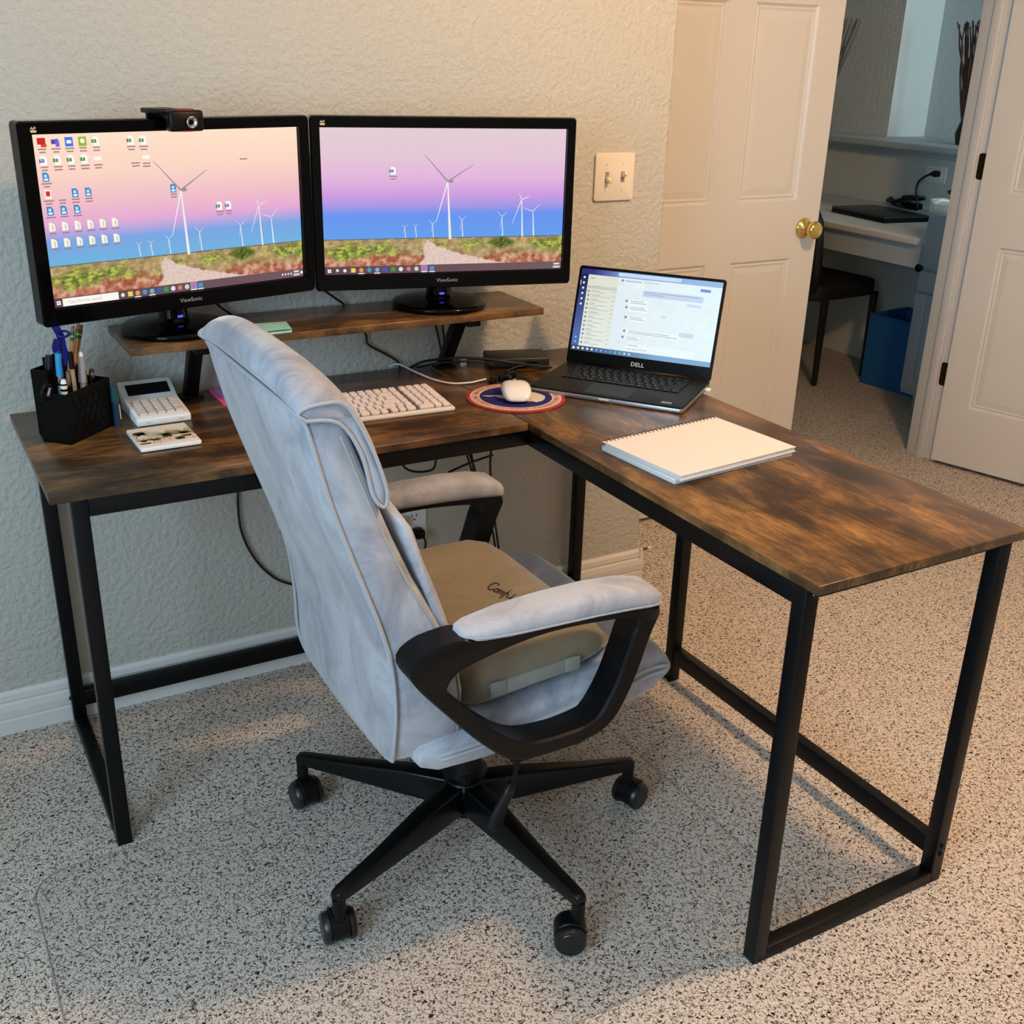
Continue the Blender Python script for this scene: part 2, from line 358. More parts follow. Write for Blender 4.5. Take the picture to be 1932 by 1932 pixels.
# ------------------------------------------------------------------ light switch and outlets
t = thing('light_switch', 'ivory double toggle light switch plate on the wall beside the right monitor', 'light switch', (.534, 0, 1.166))
mk('switch_plate', prism(rrect(.118, .116, .006), -.007, 0, 'y'), CREAM, t, bev=.002)
for x in (-.024, .024):
    mk('toggle_slot', cbox((x, -.0072, 0), (.011, .001, .026)), mat('slot_shadow', (150, 138, 120), .6), t)
    up = 1 if x > 0 else -1
    mk('toggle', xf(cbox((0, -.009, 0), (.0085, .018, .011)), Matrix.Translation((x, -.007, up*.003)) @ Matrix.Rotation(-up*.45, 4, 'X')), CREAM, t, bev=.0015)
    for z in (-.031, .031): mk('screw', lathe([(.0005, -.0088), (.003, -.0085), (.003, -.006)], 10, (x, 0, z), 'y'), CREAM, t)
t = thing('wall_outlet', 'white double wall outlet under the desk holding plugs', 'outlet', (-.05, 0, .325))
mk('outlet_plate', prism(rrect(.118, .116, .006), -.006, 0, 'y'), WHT, t, bev=.002)
for x in (-.024, .024):
    for z in (-.02, .02):
        s = mk('socket_face', prism(rrect(.034, .029, .008), -.0075, -.005, 'y'), WHT, t, loc=(x, 0, z))
        for dx, hh in ((-.006, .008), (.006, .007)): mk('slot', cbox((dx, -.0078, .003), (.002, .0008, hh)), BLK, s)
        mk('ground_hole', lathe([(.0004, -.0082), (.0024, -.0082), (.0024, -.007)], 8, (0, 0, -.008), 'y'), BLK, s)
def plug(name, label, x, z, sz, m, col):
    t = thing(name, label, 'plug', (x, -.008, z)); mk('plug_body', cbox((0, -sz[1]/2, 0), sz), m, t, bev=min(sz)*.25)
    return t
WC = mat('white_cable', (225, 225, 225), .45)
p = plug('power_plug', 'black plug lowest left in the outlet under the desk', -.081, .298, (.030, .03, .022), BLK, 0); mk('cord', tube(cat([(0, -.025, -.008), (.01, -.03, -.03), (.022, -.008, -.10), (.022, -.007, -.288)]), .003), CABLE, p, smooth=True)
p = plug('power_plug', 'black plug in the middle of the outlet under the desk', -.05, .296, (.026, .036, .022), BLK, 0); mk('cord', tube(cat([(0, -.03, -.008), (.012, -.033, -.03), (.006, -.008, -.10), (.012, -.007, -.286)]), .003), CABLE, p, smooth=True)
p = plug('power_plug', 'black right-angled plug at the right of the outlet under the desk', -.022, .305, (.026, .034, .024), BLK, 0); mk('cord', tube(cat([(.008, -.03, -.008), (.012, -.033, -.03), (.012, -.008, -.10), (.03, -.007, -.295)]), .003), CABLE, p, smooth=True)
p = plug('charger_adapter', 'small white phone charger plugged into the outlet under the desk', -.074, .346, (.027, .03, .027), WHT, 0); mk('cord', tube(cat([(.008, -.028, -.012), (.025, -.045, -.03), (.02, -.05, -.06), (-.004, -.045, -.075), (-.04, -.03, -.07)]), .0022), WC, p, smooth=True)

# ------------------------------------------------------------------ desk
LX, RX, D1, L2, G = -.932, .471, .5006, 1.341, -.019      # left end, right end, depth, return length, gap to the wall
t = thing('corner_desk', 'L-shaped corner desk with rustic brown wood tops and black steel legs', 'desk', (0, -.3, 0))
T = .016
mk('tabletop', box(LX, -.0006, -D1+G, G, H-T, H), WOODX, t, world=True, bev=.0012)['label'] = 'left wooden top along the wall'
mk('tabletop', box(.0006, RX, -L2+G, G, H-T, H), WOODY, t, world=True, bev=.0012)['label'] = 'right wooden top of the return'
lw = .028; ZB = H-T
yF, yB, yN = -D1+G+.006, -.036, -L2+G+.024
def leg(x, y, z0=0): mk('leg', cbox((x, y, (z0+ZB)/2), (lw, lw, ZB-z0)), STEEL, t, world=True, bev=.0015)
xl, xr0, xr = LX+.048, .016, RX-.016
for x, y in ((xl, yF+lw/2), (xl, yB), (xr0, yN+lw/2), (xr, yN+lw/2), (xr, -.50), (xr, yB)): leg(x, y)
def bar(name, *b): mk(name, box(*b), STEEL, t, world=True, bev=.0015)
bar('foot_bar', xl-lw/2, xl+lw/2, yF+lw, yB-lw/2, 0, .026); bar('foot_bar', xr0+lw/2, xr-lw/2, yN, yN+lw, 0, .026)
bar('foot_bar', xr-lw/2, xr+lw/2, -.486, yB-lw/2, 0, .026)
bar('beam', xl+lw/2, xr0-lw/2, yF, yF+.024, ZB-.034, ZB); bar('beam', xl+lw/2, xr-lw/2, yB-.012, yB+.012, ZB-.034, ZB)
bar('beam', xr0-lw/2, xr0+.01, yN+lw, yF+.026, ZB-.034, ZB); bar('beam', xr-.012, xr+.012, yN+lw, -.514, ZB-.034, ZB)
bar('beam', xr0+lw/2, xr-lw/2, yN+.003, yN+.025, ZB-.022, ZB); bar('beam', xl-.012, xl+.012, yF+lw, yB-lw/2, ZB-.022, ZB); bar('beam', xr0+.01, xr-lw/2, -.512, -.488, ZB-.034, ZB)
bar('stretcher', xl+lw/2, xr-lw/2, yB-.012, yB+.012, .05, .088); bar('stretcher', xr-.012, xr+.012, yN+lw, -.514, .055, .095)
for x, y, z in ((xr0, yN, ZB-.012), (xr, yN, ZB-.012), (xr, yN, .082), (xr, yN, .064)):
    mk('bolt', lathe([(.0005, y-.004), (.004, y-.004), (.005, y-.002), (.005, y+.001)], 10, (x+.002, 0, z), 'y'), mat('dark_bolt', (35, 35, 38), .25, .7), t, world=True)
for z in (ZB-.012, .07): mk('bolt', lathe([(.0005, xl-lw/2-.004), (.004, xl-lw/2-.004), (.005, xl-lw/2), ], 10, (0, yB, z), 'x'), MATS['dark_bolt'], t, world=True)

# monitor shelf
SZ = H+.163; SY0, SY1 = -.228, -.018; SX0, SX1 = -.722, .205
t = thing('monitor_shelf', 'long raised wooden shelf with slanted black legs carrying both monitors', 'shelf', (-.26, -.12, H))
mk('shelf_board', box(SX0, SX1, SY0, SY1, SZ-.0155, SZ), WOODX, t, world=True, bev=.0012)
for x in (-.573, .037):
    l = mk('shelf_leg', prism([(-.062, H+.004), (-.034, H+.004), (-.126, SZ-.0155), (-.158, SZ-.0155)], x-.014, x+.014, 'x'), STEEL, t, world=True, bev=.0015)
    mk('foot_plate', box(x-.024, x+.024, -.07, -.03, H, H+.005), STEEL, l, world=True, bev=.001); mk('top_bracket', box(x-.016, x+.016, -.205, -.08, SZ-.033, SZ-.0155), STEEL, l, world=True, bev=.001)

# ------------------------------------------------------------------ wallpapers and monitors
def lerp(a, b, t): return tuple(a[i]+(b[i]-a[i])*t for i in range(3))
def grad(st, v):
    for (p, c), (q, d) in zip(st, st[1:]):
        if v <= q: return lerp(c, d, (v-p)/(q-p))
    return st[-1][1]
def fb(u, v, s, o=0): return noise.fractal(Vector((u*s, v*s*.6, o)), 1, 2, 4)
def wallpaper(c, sky):
    HZ = .752
    c.grid(0, 0, 1, HZ, 8, 60, lambda u, v: grad(sky, v/HZ))
    def ground(u, v):
        d = (v-HZ)/(.95-HZ); n = fb(u, v, 9); n2 = fb(u, v, 38, 3); n3 = fb(u*.7, v, 120, 9)
        s_ = lambda x: min(1, max(0, x))
        col = lerp((150, 128, 84), (196, 170, 122), s_(.5+n2))
        if d < .04: col = lerp((66, 78, 62), col, d/.04)
        veg = (.40-1.1*abs(d-.45)-max(0, u-.26)*2.4+.35*n+.25*n2) if u < .45 else (.10-1.3*abs(d-.27)+.4*n+.2*n2+max(0, u-.86)*2.2)
        col = lerp(col, lerp((82, 104, 40), (182, 184, 84), s_(.5+n2*.9+n3*.8)), s_(veg*4))
        red = (d-.60-.22*n-.10*n2)*6
        col = lerp(col, lerp((158, 84, 56), (220, 172, 148), s_(.5+n2*1.1+n*.6)), s_(red))
        bush = .075-abs(u-.735)-.25*abs(d-.22)+.03*n3
        col = lerp(col, lerp((58, 72, 28), (110, 124, 48), s_(.5+n3)), s_(bush*40))
        pc_ = .418+.03*d+.08*d*d; pw_ = .006+.05*d+.14*d*d; road = (pw_-abs(u-pc_-.05*d*d)+.012*n2)*70 if d > .05 else 0
        col = lerp(col, (222, 196, 186), s_(road))
        return tuple(min(255, max(0, k+16*n3)) for k in col)
    c.grid(0, HZ, 1, .95, 260, 56, ground)
    c.l = 1
    W_ = (238, 236, 236); G_ = (150, 140, 150)
    def turb(u, v, base, tips, w0):
        c.line((u, v), (u+.004*w0, base), .0005*w0, .0011*w0, W_)
        for (a, b), cc in tips: c.line((u, v), (a, b), .0006*w0, .0002*w0, cc)
        c.disc(u, v, .0022*w0, (165, 150, 160))
    turb(.505, .36, .765, [((.41, .175), G_), ((.612, .245), G_), ((.457, .64), W_)], 2.6); c.rect(.505, .35, .527, .368, (150, 140, 150))
    turb(.818, .49, .755, [((.805, .445), W_), ((.857, .465), W_), ((.778, .665), W_)], 1.6)
    turb(.868, .575, .75, [((.898, .525), W_), ((.828, .55), W_)], 1.4)
    for u, v in ((.735, .612), (.565, .63), (.442, .655), (.372, .672), (.327, .675)):
        k = (.75-v)*7; turb(u, v, .748, [((u-.022*k, v-.04*k), W_), ((u+.022*k, v-.035*k), W_), ((u-.008*k, v+.085*k), W_)], .35+k*.7)
    c.l = 2; c.rect(0, .945, 1, 1, [(90, 65, 70), (112, 88, 96), (112, 88, 96), (90, 65, 70)])
def word_icon(c, u, v, kind, k=1.0):
    a, b = .0135*k, .026*k
    if kind in 'WXD':
        c.poly([(u-a*.7, v+b), (u+a*.8, v+b), (u+a*.8, v-b*.5), (u+a*.4, v-b), (u-a*.7, v-b)], (250, 250, 245)); c.l += 1
        col = {'W': (60, 80, 180), 'X': (70, 130, 60), 'D': (60, 130, 190)}[kind]; c.rect(u-a*1.1, v-b*.35, u+a*.15, v+b*.4, col); c.l += 1
        if kind in 'WX': c.text(kind, u-a*.48, v+b*.02, .0062*k, (250, 250, 250))
        c.l -= 2
    elif kind == 'P':
        c.poly([(u-a*.8, v+b), (u+a*.8, v+b), (u+a*.8, v-b*.45), (u+a*.35, v-b), (u-a*.8, v-b)], (60, 135, 195)); c.l += 1; c.rect(u-a*.4, v-b*.55, u+a*.3, v+b*.1, (190, 225, 245)); c.rect(u-a*.5, v+b*.3, u+a*.5, v+b*.75, (235, 245, 250)); c.l -= 1
    elif kind == 'F': c.poly([(u-a*.8, v+b), (u+a*.7, v+b*.9), (u+a*.7, v-b*.5), (u-a*.1, v-b), (u-a*.8, v-b)], (250, 246, 225)); c.l += 1; c.rect(u-a*.1, v-b*.4, u+a*.3, v+b*.7, (200, 205, 200)); c.l -= 1
    elif kind == 'R': c.rect(u-a, v-b, u+a, v+b*.4, (205, 30, 25)); c.rect(u-a*.2, v+b*.4, u+a*1.2, v+b, (215, 70, 55))
    elif kind == 'r': c.rect(u-a*.8, v-b, u+a*.8, v+b, (245, 240, 235)); c.l += 1; c.rect(u-a*.5, v-b*.7, u+a*.5, v+b*.4, (210, 45, 45)); c.l -= 1
    elif kind == 'T': c.rect(u-a, v-b*.6, u, v+b*.4, (75, 70, 180)); c.disc(u+a*.4, v-b*.3, a*.5, (110, 95, 215)); c.rect(u, v-b*.1, u+a, v+b, (125, 105, 225))
    elif kind == 'Z': c.poly([(u-a+q[0]*.0, v) for q in ()] or [(u-a, v+b), (u+a, v+b), (u+a, v-b), (u-a, v-b)], (60, 120, 225)); c.l += 1; c.rect(u-a*.6, v-b*.35, u+a*.6, v+b*.35, (245, 248, 255)); c.l -= 1
    elif kind == 'G': c.rect(u-a, v-b, u+a, v+b, (150, 185, 40)); c.l += 1; c.disc(u, v-b*.1, a*.6, (240, 245, 235)); c.l -= 1
    elif kind == 'B': c.rect(u-a, v-b*.4, u+a, v+b*.4, (252, 248, 240))
def label_bars(c, u, v, n=2, k=1.0):
    for i in range(n):
        wd = (.016, .013)[i]*k*random.uniform(.75, 1.1); c.rect(u-wd, v+i*.017, u+wd, v+i*.017+.008, (165, 130, 135))
def taskbar(c, u0, step, n, v=.973):
    cols = [(240, 205, 110), (235, 150, 90), (70, 150, 200), (120, 170, 215), (60, 90, 180), (60, 150, 80), (225, 225, 230), (215, 120, 120), (205, 215, 190), (165, 120, 190), (60, 150, 215)]
    c.l = 3
    for i in range(n):
        u = u0+i*step; k = .009
        if i == 9: c.rect(u-.014, .946, u+.014, .999, (165, 130, 165)); c.l += 1
        (c.rect(u-k, v-.016, u+k, v+.014, cols[i]) if i in (0, 4, 5, 10) else c.disc(u, v-.001, k, cols[i]))
        if i == 9: c.l -= 1
        if i in (1, 3, 9, 10): c.l += 2; c.rect(u-.012, .992, u+.012, .999, (240, 235, 240)); c.l -= 2
SW, SH = .531, .299
def winlogo(c, u, v, k=.0075):
    for a in (-1, 0):
        for b in (-1, 0): c.rect(u+a*k+.0006, v+b*k*1.75+.001, u+a*k+k-.0006, v+b*k*1.75+k*1.75-.001, (245, 245, 245))
def screen_left():
    c = Canvas(SW, SH); wallpaper(c, [(0, (254, 226, 200)), (.30, (250, 212, 196)), (.52, (240, 190, 200)), (.68, (228, 170, 212)), (.76, (180, 165, 222)), (.82, (120, 165, 226)), (1, (110, 178, 224))]); c.l = 3
    cols = [.03, .076, .121, .166, .211]; K = 1.0
    rows = [(.045, 'RTZGX', 2), (.145, 'WXXXB', 2), (.237, 'P', 2), (.335, 'rrPP', 2), (.43, 'PPP', 1), (.523, 'FFFFFF', 1), (.618, 'FFFFFF', 1)]
    for i, (v, s, n) in enumerate(rows):
        for j, k in enumerate(s):
            u = .03+j*(.0455 if i < 5 else .0437)
            if i == 3 and j == 1: label_bars(c, u, v+.033, 2); continue
            word_icon(c, u, v, k); label_bars(c, u, v+.033, n)
    for u, v, k in ((.335, .048, 'X'), (.38, .05, 'X'), (.385, .15, 'B'), (.476, .345, 'P'), (.653, .475, 'X'), (.69, .475, 'W')): word_icon(c, u, v, k); label_bars(c, u, v+.033, 2)
    label_bars(c, .345, .178, 2); label_bars(c, .765, .185, 1)
    winlogo(c, .018, .973); c.rect(.032, .95, .232, .997, (250, 246, 240)); c.l = 4; c.text('Type here to search', .05, .974, .0078, (190, 180, 175), 'LEFT'); c.l = 3
    c.disc(.248, .973, .007, (235, 230, 230)); taskbar(c, .276, .0275, 11)
    for i in range(4): c.disc(.905+i*.013, .973, .004, (235, 230, 230))
    c.rect(.957, .955, .98, .968, (220, 212, 215)); c.rect(.955, .977, .982, .99, (220, 212, 215)); c.disc(.992, .973, .006, (240, 240, 240)); return c
def screen_right():
    c = Canvas(SW, SH); wallpaper(c, [(0, (226, 205, 212)), (.25, (228, 196, 214)), (.45, (226, 180, 220)), (.60, (205, 155, 222)), (.70, (165, 150, 228)), (.78, (104, 146, 238)), (1, (96, 158, 236))]); c.l = 3
    word_icon(c, .283, .285, 'W'); label_bars(c, .283, .32, 2)
    winlogo(c, .018, .973); c.disc(.05, .97, .006, (235, 230, 230)); c.disc(.08, .973, .007, (235, 230, 230)); taskbar(c, .114, .0325, 11)
    c.rect(.96, .953, .998, .999, (130, 105, 110)); c.l = 4; c.rect(.968, .957, .992, .968, (235, 230, 232)); c.rect(.966, .98, .994, .991, (235, 230, 232)); return c
LOGO = mat('silver_print', (150, 150, 155), .4, emit=(120, 120, 125), es=0); LED = mat('blue_led', (20, 20, 120), .3, emit=(60, 60, 255), es=3)
def monitor(label, c, yaw, base, canvas, frame):
    fw_, fh, dz = frame
    t = thing('computer_monitor', label, 'monitor', (base[0], base[1], SZ), yaw, 'pair of wide monitors on the shelf')
    inv = ROOT[t.name].inverted(); o = inv @ Vector(c)          # screen centre in local space
    y = o.y; z = o.z; x = o.x
    hz0, hz1 = z+dz-fh/2, z+dz+fh/2
    # bezel ring
    out = rrect(fw_, fh, .008, 4, x, z+dz); inn = rrect(SW+.002, SH+.002, .0015, 4, x, z); n = len(out)
    rings = [[(p[0], y+.028, p[1]) for p in out], [(p[0], y-.004, p[1]) for p in out], [(x+(p[0]-x)*.992, y-.009, z+dz+(p[1]-z-dz)*.987) for p in out], [(p[0], y-.008, p[1]) for p in inn], [(p[0], y+.004, p[1]) for p in inn]]
    V, Fc = loft(rings, cap=False); bz = mk('bezel', (V, Fc), GLOSS, t)
    hs = rrect(fw_-.002, fh-.002, .01, 4, x, z+dz); h2 = rrect(fw_*.72, fh*.6, .03, 4, x, z+dz)
    mk('rear_housing', loft([[(p[0], y+.005, p[1]) for p in hs], [(p[0], y+.03, p[1]) for p in hs], [(p[0], y+.055, p[1]) for p in h2]]), BLK, t)
    canvas.build('screen', SCREEN, t, Matrix.Translation((x, y, z)) @ UPY)
    v, f = text('ViewSonic', .0115); mkflat('brand_lettering', (v, f), LOGO, bz, Matrix.Translation((x, y-.0096, hz0+.017)) @ UPY)
    # small bird emblem: body, wing and nest strokes
    e = [[(-.5, 0), (-.2, .35), (0, .05), (.25, .4), (.5, .1), (.3, 0), (0, -.15)], [(-.5, -.2), (.5, -.2), (.42, -.55), (-.42, -.55)]]
    for q, cc in zip(e, ((190, 150, 110), (215, 185, 150))):
        mkflat('bird_emblem', ([(p[0]*.011, p[1]*.011, 0) for p in q], [list(range(len(q)))]), mat('emblem%d' % cc[0], cc, .5), bz, Matrix.Translation((x-fw_/2+.026, y-.0094, hz1-.0125)) @ UPY)
    # neck, collar, round base
    mk('neck', lathe([(.001, .02), (.034, .02), (.030, .03), (.0265, .06), (.026, hz0+.02), (.001, hz0+.02)], 28, (0, .0, 0)), GLOSS, t, smooth=False, bev=0)
    mk('neck_mount', box(-.036, .036, -.055, .02, hz0+.0, hz0+.035), GLOSS, t, bev=.006)
    b = mk('base', lathe([(.001, 0), (.100, 0), (.108, .004), (.109, .010), (.104, .014), (.098, .0155), (.05, .021), (.001, .024)], 48), GLOSS, t, smooth=True)
    mk('power_led', cbox((0, -.0285, .034), (.011, .003, .004)), LED, t)
    return t
cL, cR = (-.591, -.187, 1.151), (-.027, -.19, 1.150)
monitor('left wide black monitor with desktop icons over a wind turbine picture', cL, .234, (-.607, -.112), screen_left(), (.580, .354, -.005))
monitor('right wide black monitor with a nearly clear wind turbine picture', cR, -.228, (-.007, -.112), screen_right(), (.573, .356, -.005))

# webcam on the left monitor
t = thing('webcam', 'small black webcam with red accents clipped on the left monitor', 'webcam', (cL[0]-.008, cL[1]-.018, cL[2]+.1675), .234)
mk('body', cbox((.018, -.015, .001), (.068, .024, .037)), BLK, t, bev=.005); mk('clip', cbox((-.005, .026, .0165), (.055, .062, .009)), BLK, t, bev=.003)
mk('clip_jaw', cbox((.0, .060, -.008), (.04, .006, .045)), BLK, t, bev=.002)
mk('red_cap', cbox((.018, -.012, .0195), (.034, .024, .005)), mat('dark_red', (110, 22, 24), .35), t, bev=.0015)
mk('lens_ring', lathe([(.0085, -.0275), (.0105, -.0285), (.0105, -.034), (.0085, -.034), (.0075, -.030)], 24, (.024, 0, -.001), 'y'), CHROME, t, smooth=True)
mk('lens', lathe([(.001, -.0305), (.005, -.03), (.008, -.029)], 20, (.024, 0, -.001), 'y'), GLOSS, t, smooth=True)
mk('red_strip', cbox((.018, -.0275, -.0165), (.026, .001, .002)), RED, t)

# sticky notes on the shelf
q = [atz(x, y, SZ+.004) for x, y in ((462, 612), (540, 607), (551, 623), (488, 630))]
t = thing('sticky_note_pad', 'mint green sticky note pad lying on the monitor shelf', 'sticky notes', (q[0]+q[2])/2-Vector((0, 0, .004)))
MINT = mat('mint_paper', (150, 205, 190), .7)
mk('note_stack', ([tuple(p+Vector((0, 0, dz))) for dz in (-.004, 0) for p in q], [(0, 1, 2, 3), (4, 5, 6, 7), (0, 1, 5, 4), (1, 2, 6, 5), (2, 3, 7, 6), (3, 0, 4, 7)]), MINT, t, world=True)
mk('top_sheet', ([tuple(p+Vector((0, 0, dz))) for p, dz in zip(q, (.0004, .0004, .003, .003))], [(0, 1, 2, 3)]), MINT, t, world=True)

# ------------------------------------------------------------------ laptop
LA = -.929; lc = Vector((.315, -.396, H))
t = thing('laptop', 'open black laptop showing a chat window at the desk corner', 'laptop', lc, LA)
LW, LD = .357, .235; SILV = mat('silver_edge', (185, 188, 192), .3, .9); DECK = mat('soft_black_deck', (11, 11, 12), .55, spec=.3)
mk('base_shell', prism(rrect(LW, LD, .008), .002, .011), SILV, t, bev=.001)
mk('bottom_foot', box(-LW/2+.02, LW/2-.02, -LD/2+.02, -LD/2+.03, 0, .002), BLK, t)
mk('bottom_foot', box(-LW/2+.02, LW/2-.02, LD/2-.03, LD/2-.02, 0, .002), BLK, t)
dk = mk('palm_rest_deck', prism(rrect(LW-.001, LD-.001, .008), .011, .0155), DECK, t, bev=.001)
mk('touchpad', prism(rrect(.105, .078, .003), .0155, .0158), mat('touchpad_black', (13, 13, 14), .5, spec=.3), dk, loc=(-.002, -.068, 0))
mk('keyboard_well', box(-.142, .142, -.018, .092, .0152, .0157), BLK, dk)
mk('front_notch', box(-.012, .012, -LD/2-.0006, -LD/2+.001, .006, .0095), WHT, t)
mk('sticker', box(.125, .148, -.105, -.092, .0155, .0159), mat('grey_sticker', (120, 118, 112), .4), t)
KEY = mat('laptop_key', (12, 12, 13), .45, spec=.3); KL = mat('key_legend', (170, 170, 175), .5)
kb = None; lx, fx = text('E', .006)
def lkey(x, y, w_, h_):
    global kb
    o = mk('key', cbox((0, 0, 0), (w_, h_, .0022)), KEY, dk, loc=(x, y, .0168), bev=.0005, seg=1)
    if w_ < .03: mkflat('legend', (lx, fx), KL, o, Matrix.Translation((-.003, .002, .0012)))
    return o
k0 = lkey(-.1335, .002+.083, .0155, .0085)
rows = [(15, .083, .0085, [1]*15), (14, .067, .0155, [1]*13+[2.0]), (14, .048, .0155, [1.5]+[1]*12+[1.5]), (13, .029, .0155, [1.75]+[1]*11+[2.25]), (12, .010, .0155, [2.3]+[1]*10+[2.7]), (11, -.009, .0155, [1, 1, 1, 1.2, 5.3, 1.2, 1, 1.1, 1.1, 1.1])]
proto = {}
for n, y, h_, ws in rows:
    tot = sum(ws); u = .280/tot; x = -.14
    for w_ in ws:
        kk = (round(w_*u, 4), h_); cx = x+w_*u/2
        if kk not in proto: proto[kk] = lkey(cx, y, w_*u-.003, h_)
        else:
            d = dup(proto[kk], dk, (cx, y, .0168))
            for ch in proto[kk].children: dup(ch, d)
        x += w_*u
COL.objects.unlink(k0); [bpy.data.objects.remove(c_) for c_ in list(k0.children)]; bpy.data.objects.remove(k0)
# lid, leaning back about 17 degrees
lidM = Matrix.Translation((0, LD/2-.004, .0135)) @ Matrix.Rotation(-.30, 4, 'X')
lid = mk('lid', xf(([(p[0], .004, p[1]) for p in rrect(LW, .233, .007, 4, 0, .1175)]+[(p[0], -.001, p[1]) for p in rrect(LW, .233, .007, 4, 0, .1175)], prism(rrect(LW, .233, .007), 0, 1)[1]), lidM), MATTE, t, bev=.0008)
mk('hinge', xf(cyl((-.13, .002, .002), (.13, .002, .002), .006, 12), lidM), BLK, t, smooth=True)
c = Canvas(.344, .194)
def teams(u, v):
    x = 3*u*.9
    a = lerp((222, 232, 240), (226, 243, 246), min(1, u*1.3)); b = fb(u, v, 30)*5; return tuple(k+b for k in a)
c.grid(0, 0, 1, 1, 24, 14, teams); c.l = 1
c.grid(0, 0, 1, .065, 24, 1, lambda u, v: lerp((50, 45, 120), (135, 165, 228), min(1, max(0, (u-.08)*4))) if u < .5 else lerp((135, 165, 228), (150, 185, 225), u)); c.l = 2
c.rect(.27, .008, .715, .05, (200, 220, 236)); c.grid(0, .065, .055, .94, 1, 8, lambda u, v: lerp((28, 24, 72), (75, 105, 170), min(1, v*1.3)))
for i in range(6): c.l = 3; c.disc(.027, .105+i*.065, .008, (235, 238, 245))
c.l = 3; c.rect(.003, .14, .007, .2, (240, 240, 245)); c.disc(.027, .84, .007, (150, 190, 225)); c.disc(.027, .895, .007, (150, 190, 225))
c.l = 2; c.grid(.055, .065, .275, .94, 1, 4, lambda u, v: lerp((222, 222, 205), (226, 236, 228), v)); c.l = 3
c.rect(.07, .1, .105, .113, (170, 175, 165)); c.rect(.055, .195, .275, .235, (205, 207, 192))
for i in range(14):
    v = .213+i*.0525; c.disc(.073, v, .009, (150, 150, 145) if i not in (10, 11, 12) else ((130, 140, 175), (130, 140, 175), (195, 165, 155))[i-10])
    w_ = random.uniform(.04, .075); c.rect(.09, v-.014, .09+w_, v-.006, (165, 168, 160)); c.rect(.09, v+.006, .13+random.uniform(.03, .11), v+.013, (178, 182, 172)); c.rect(.245, v-.014, .268, v-.007, (178, 182, 175))
c.disc(.305, .098, .009, (140, 140, 150)); c.rect(.325, .092, .44, .104, (165, 175, 185)); c.rect(.46, .09, .56, .1, (180, 195, 200)); c.rect(.405, .125, .465, .16, (232, 244, 246)); c.rect(.855, .1, .925, .135, (115, 145, 215))
c.rect(.46, .19, .885, .265, (198, 212, 238)); c.rect(.775, .295, .875, .325, (205, 215, 236)); c.rect(.755, .64, .855, .69, (203, 213, 234))
for i in range(2): c.l = 4; c.rect(.47, .205+i*.025, (.86, .62)[i], .213+i*.025, (150, 165, 195))
c.l = 3
for u, v, wd, hh in ((.375, .315, .13, .065), (.38, .39, .135, .065), (.385, .51, .125, .06), (.39, .675, .375, .055), (.385, .75, .105, .05)):
    c.disc(u-.02, v+.02, .009, (125, 140, 160)); c.rect(u, v, u+wd, v+hh, (240, 248, 248)); c.l = 4; c.rect(u+.008, v+.012, u+wd*.8, v+.02, (160, 175, 180)); c.rect(u+.008, v+.034, u+wd*.95, v+.042, (160, 175, 180)); c.l = 3
c.rect(.62, .475, .645, .483, (165, 175, 185)); c.rect(.40, .845, .87, .925, (236, 246, 248)); c.l = 4; c.rect(.41, .857, .48, .866, (170, 180, 185))
for i in range(8): c.disc(.41+i*.019, .905, .005, (170, 178, 182))
c.l = 3; c.grid(0, .94, 1, 1, 12, 1, lambda u, v: lerp((45, 60, 95), (125, 165, 205), min(1, u*1.6)))
c.l = 4
for i in range(13): (winlogo(c, .022, .972, .009) if i == 0 else c.disc(.022+i*.034, .97, .0085, [(240, 240, 240), (235, 235, 230), (120, 170, 220), (90, 150, 210), (110, 190, 190), (200, 215, 225)][(i-1)//2]))
c.build('screen', SCREEN, lid, lidM @ Matrix.Translation((0, -.0013, .030+.097+.003)) @ UPY)
v, f = text('DELL', .0135); mkflat('brand_lettering', ([(a*1.1, b, 0) for a, b, _ in v], f), mat('silver_lettering', (225, 228, 232), .3, emit=(160, 160, 165), es=.0), lid, lidM @ Matrix.Translation((0, -.0013, .0165)) @ UPY)
# plugs in the laptop's sides
t2 = thing('usb_dongle', 'tiny white plug in the right side of the laptop', 'dongle', (0, 0, 0)); m_ = ROOT['laptop']
pw = m_ @ Vector((LW/2+.006, .072, .007)); t2.location = pw; ROOT[t2.name] = Matrix.Translation(pw)
mk('plug_body', xf(cbox((0, 0, 0), (.012, .014, .007)), Matrix.Rotation(LA, 4, 'Z')), WHT, t2, bev=.0015); mk('plug_tip', xf(cbox((-.0058, 0, 0), (.003, .01, .004)), Matrix.Rotation(LA, 4, 'Z')), SILV, t2)

# ------------------------------------------------------------------ keyboard, mouse, pad
t = thing('computer_keyboard', 'slim white full-size keyboard in front of the monitors', 'keyboard', (-.309, -.295, H), radians(-2.5))
M = Matrix.Rotation(radians(3.8), 4, 'X')
ALU = mat('white_aluminium', (220, 216, 216), .4); KW = mat('white_key', (236, 226, 226), .45)
b = mk('keyboard_tray', xf(prism(rrect(.374, .152, .006, 4, .028, 0), 0, .006), Matrix.Translation((0, 0, .0055)) @ M), ALU, t, bev=.0012)
mk('rear_foot', box(-.14, .2, .058, .07, 0, .010), WHT, t); mk('front_foot', box(-.14, .2, -.068, -.062, 0, .0016), WHT, t)
X0_ = .2095-20*.0178-.0055
mk('key_bed', xf(box(X0_-.001, .2105, -.0615, .0745, .0058, .0063), Matrix.Translation((0, 0, .0055)) @ M), mat('key_bed_grey', (96, 90, 92), .6), t)
kp = {}
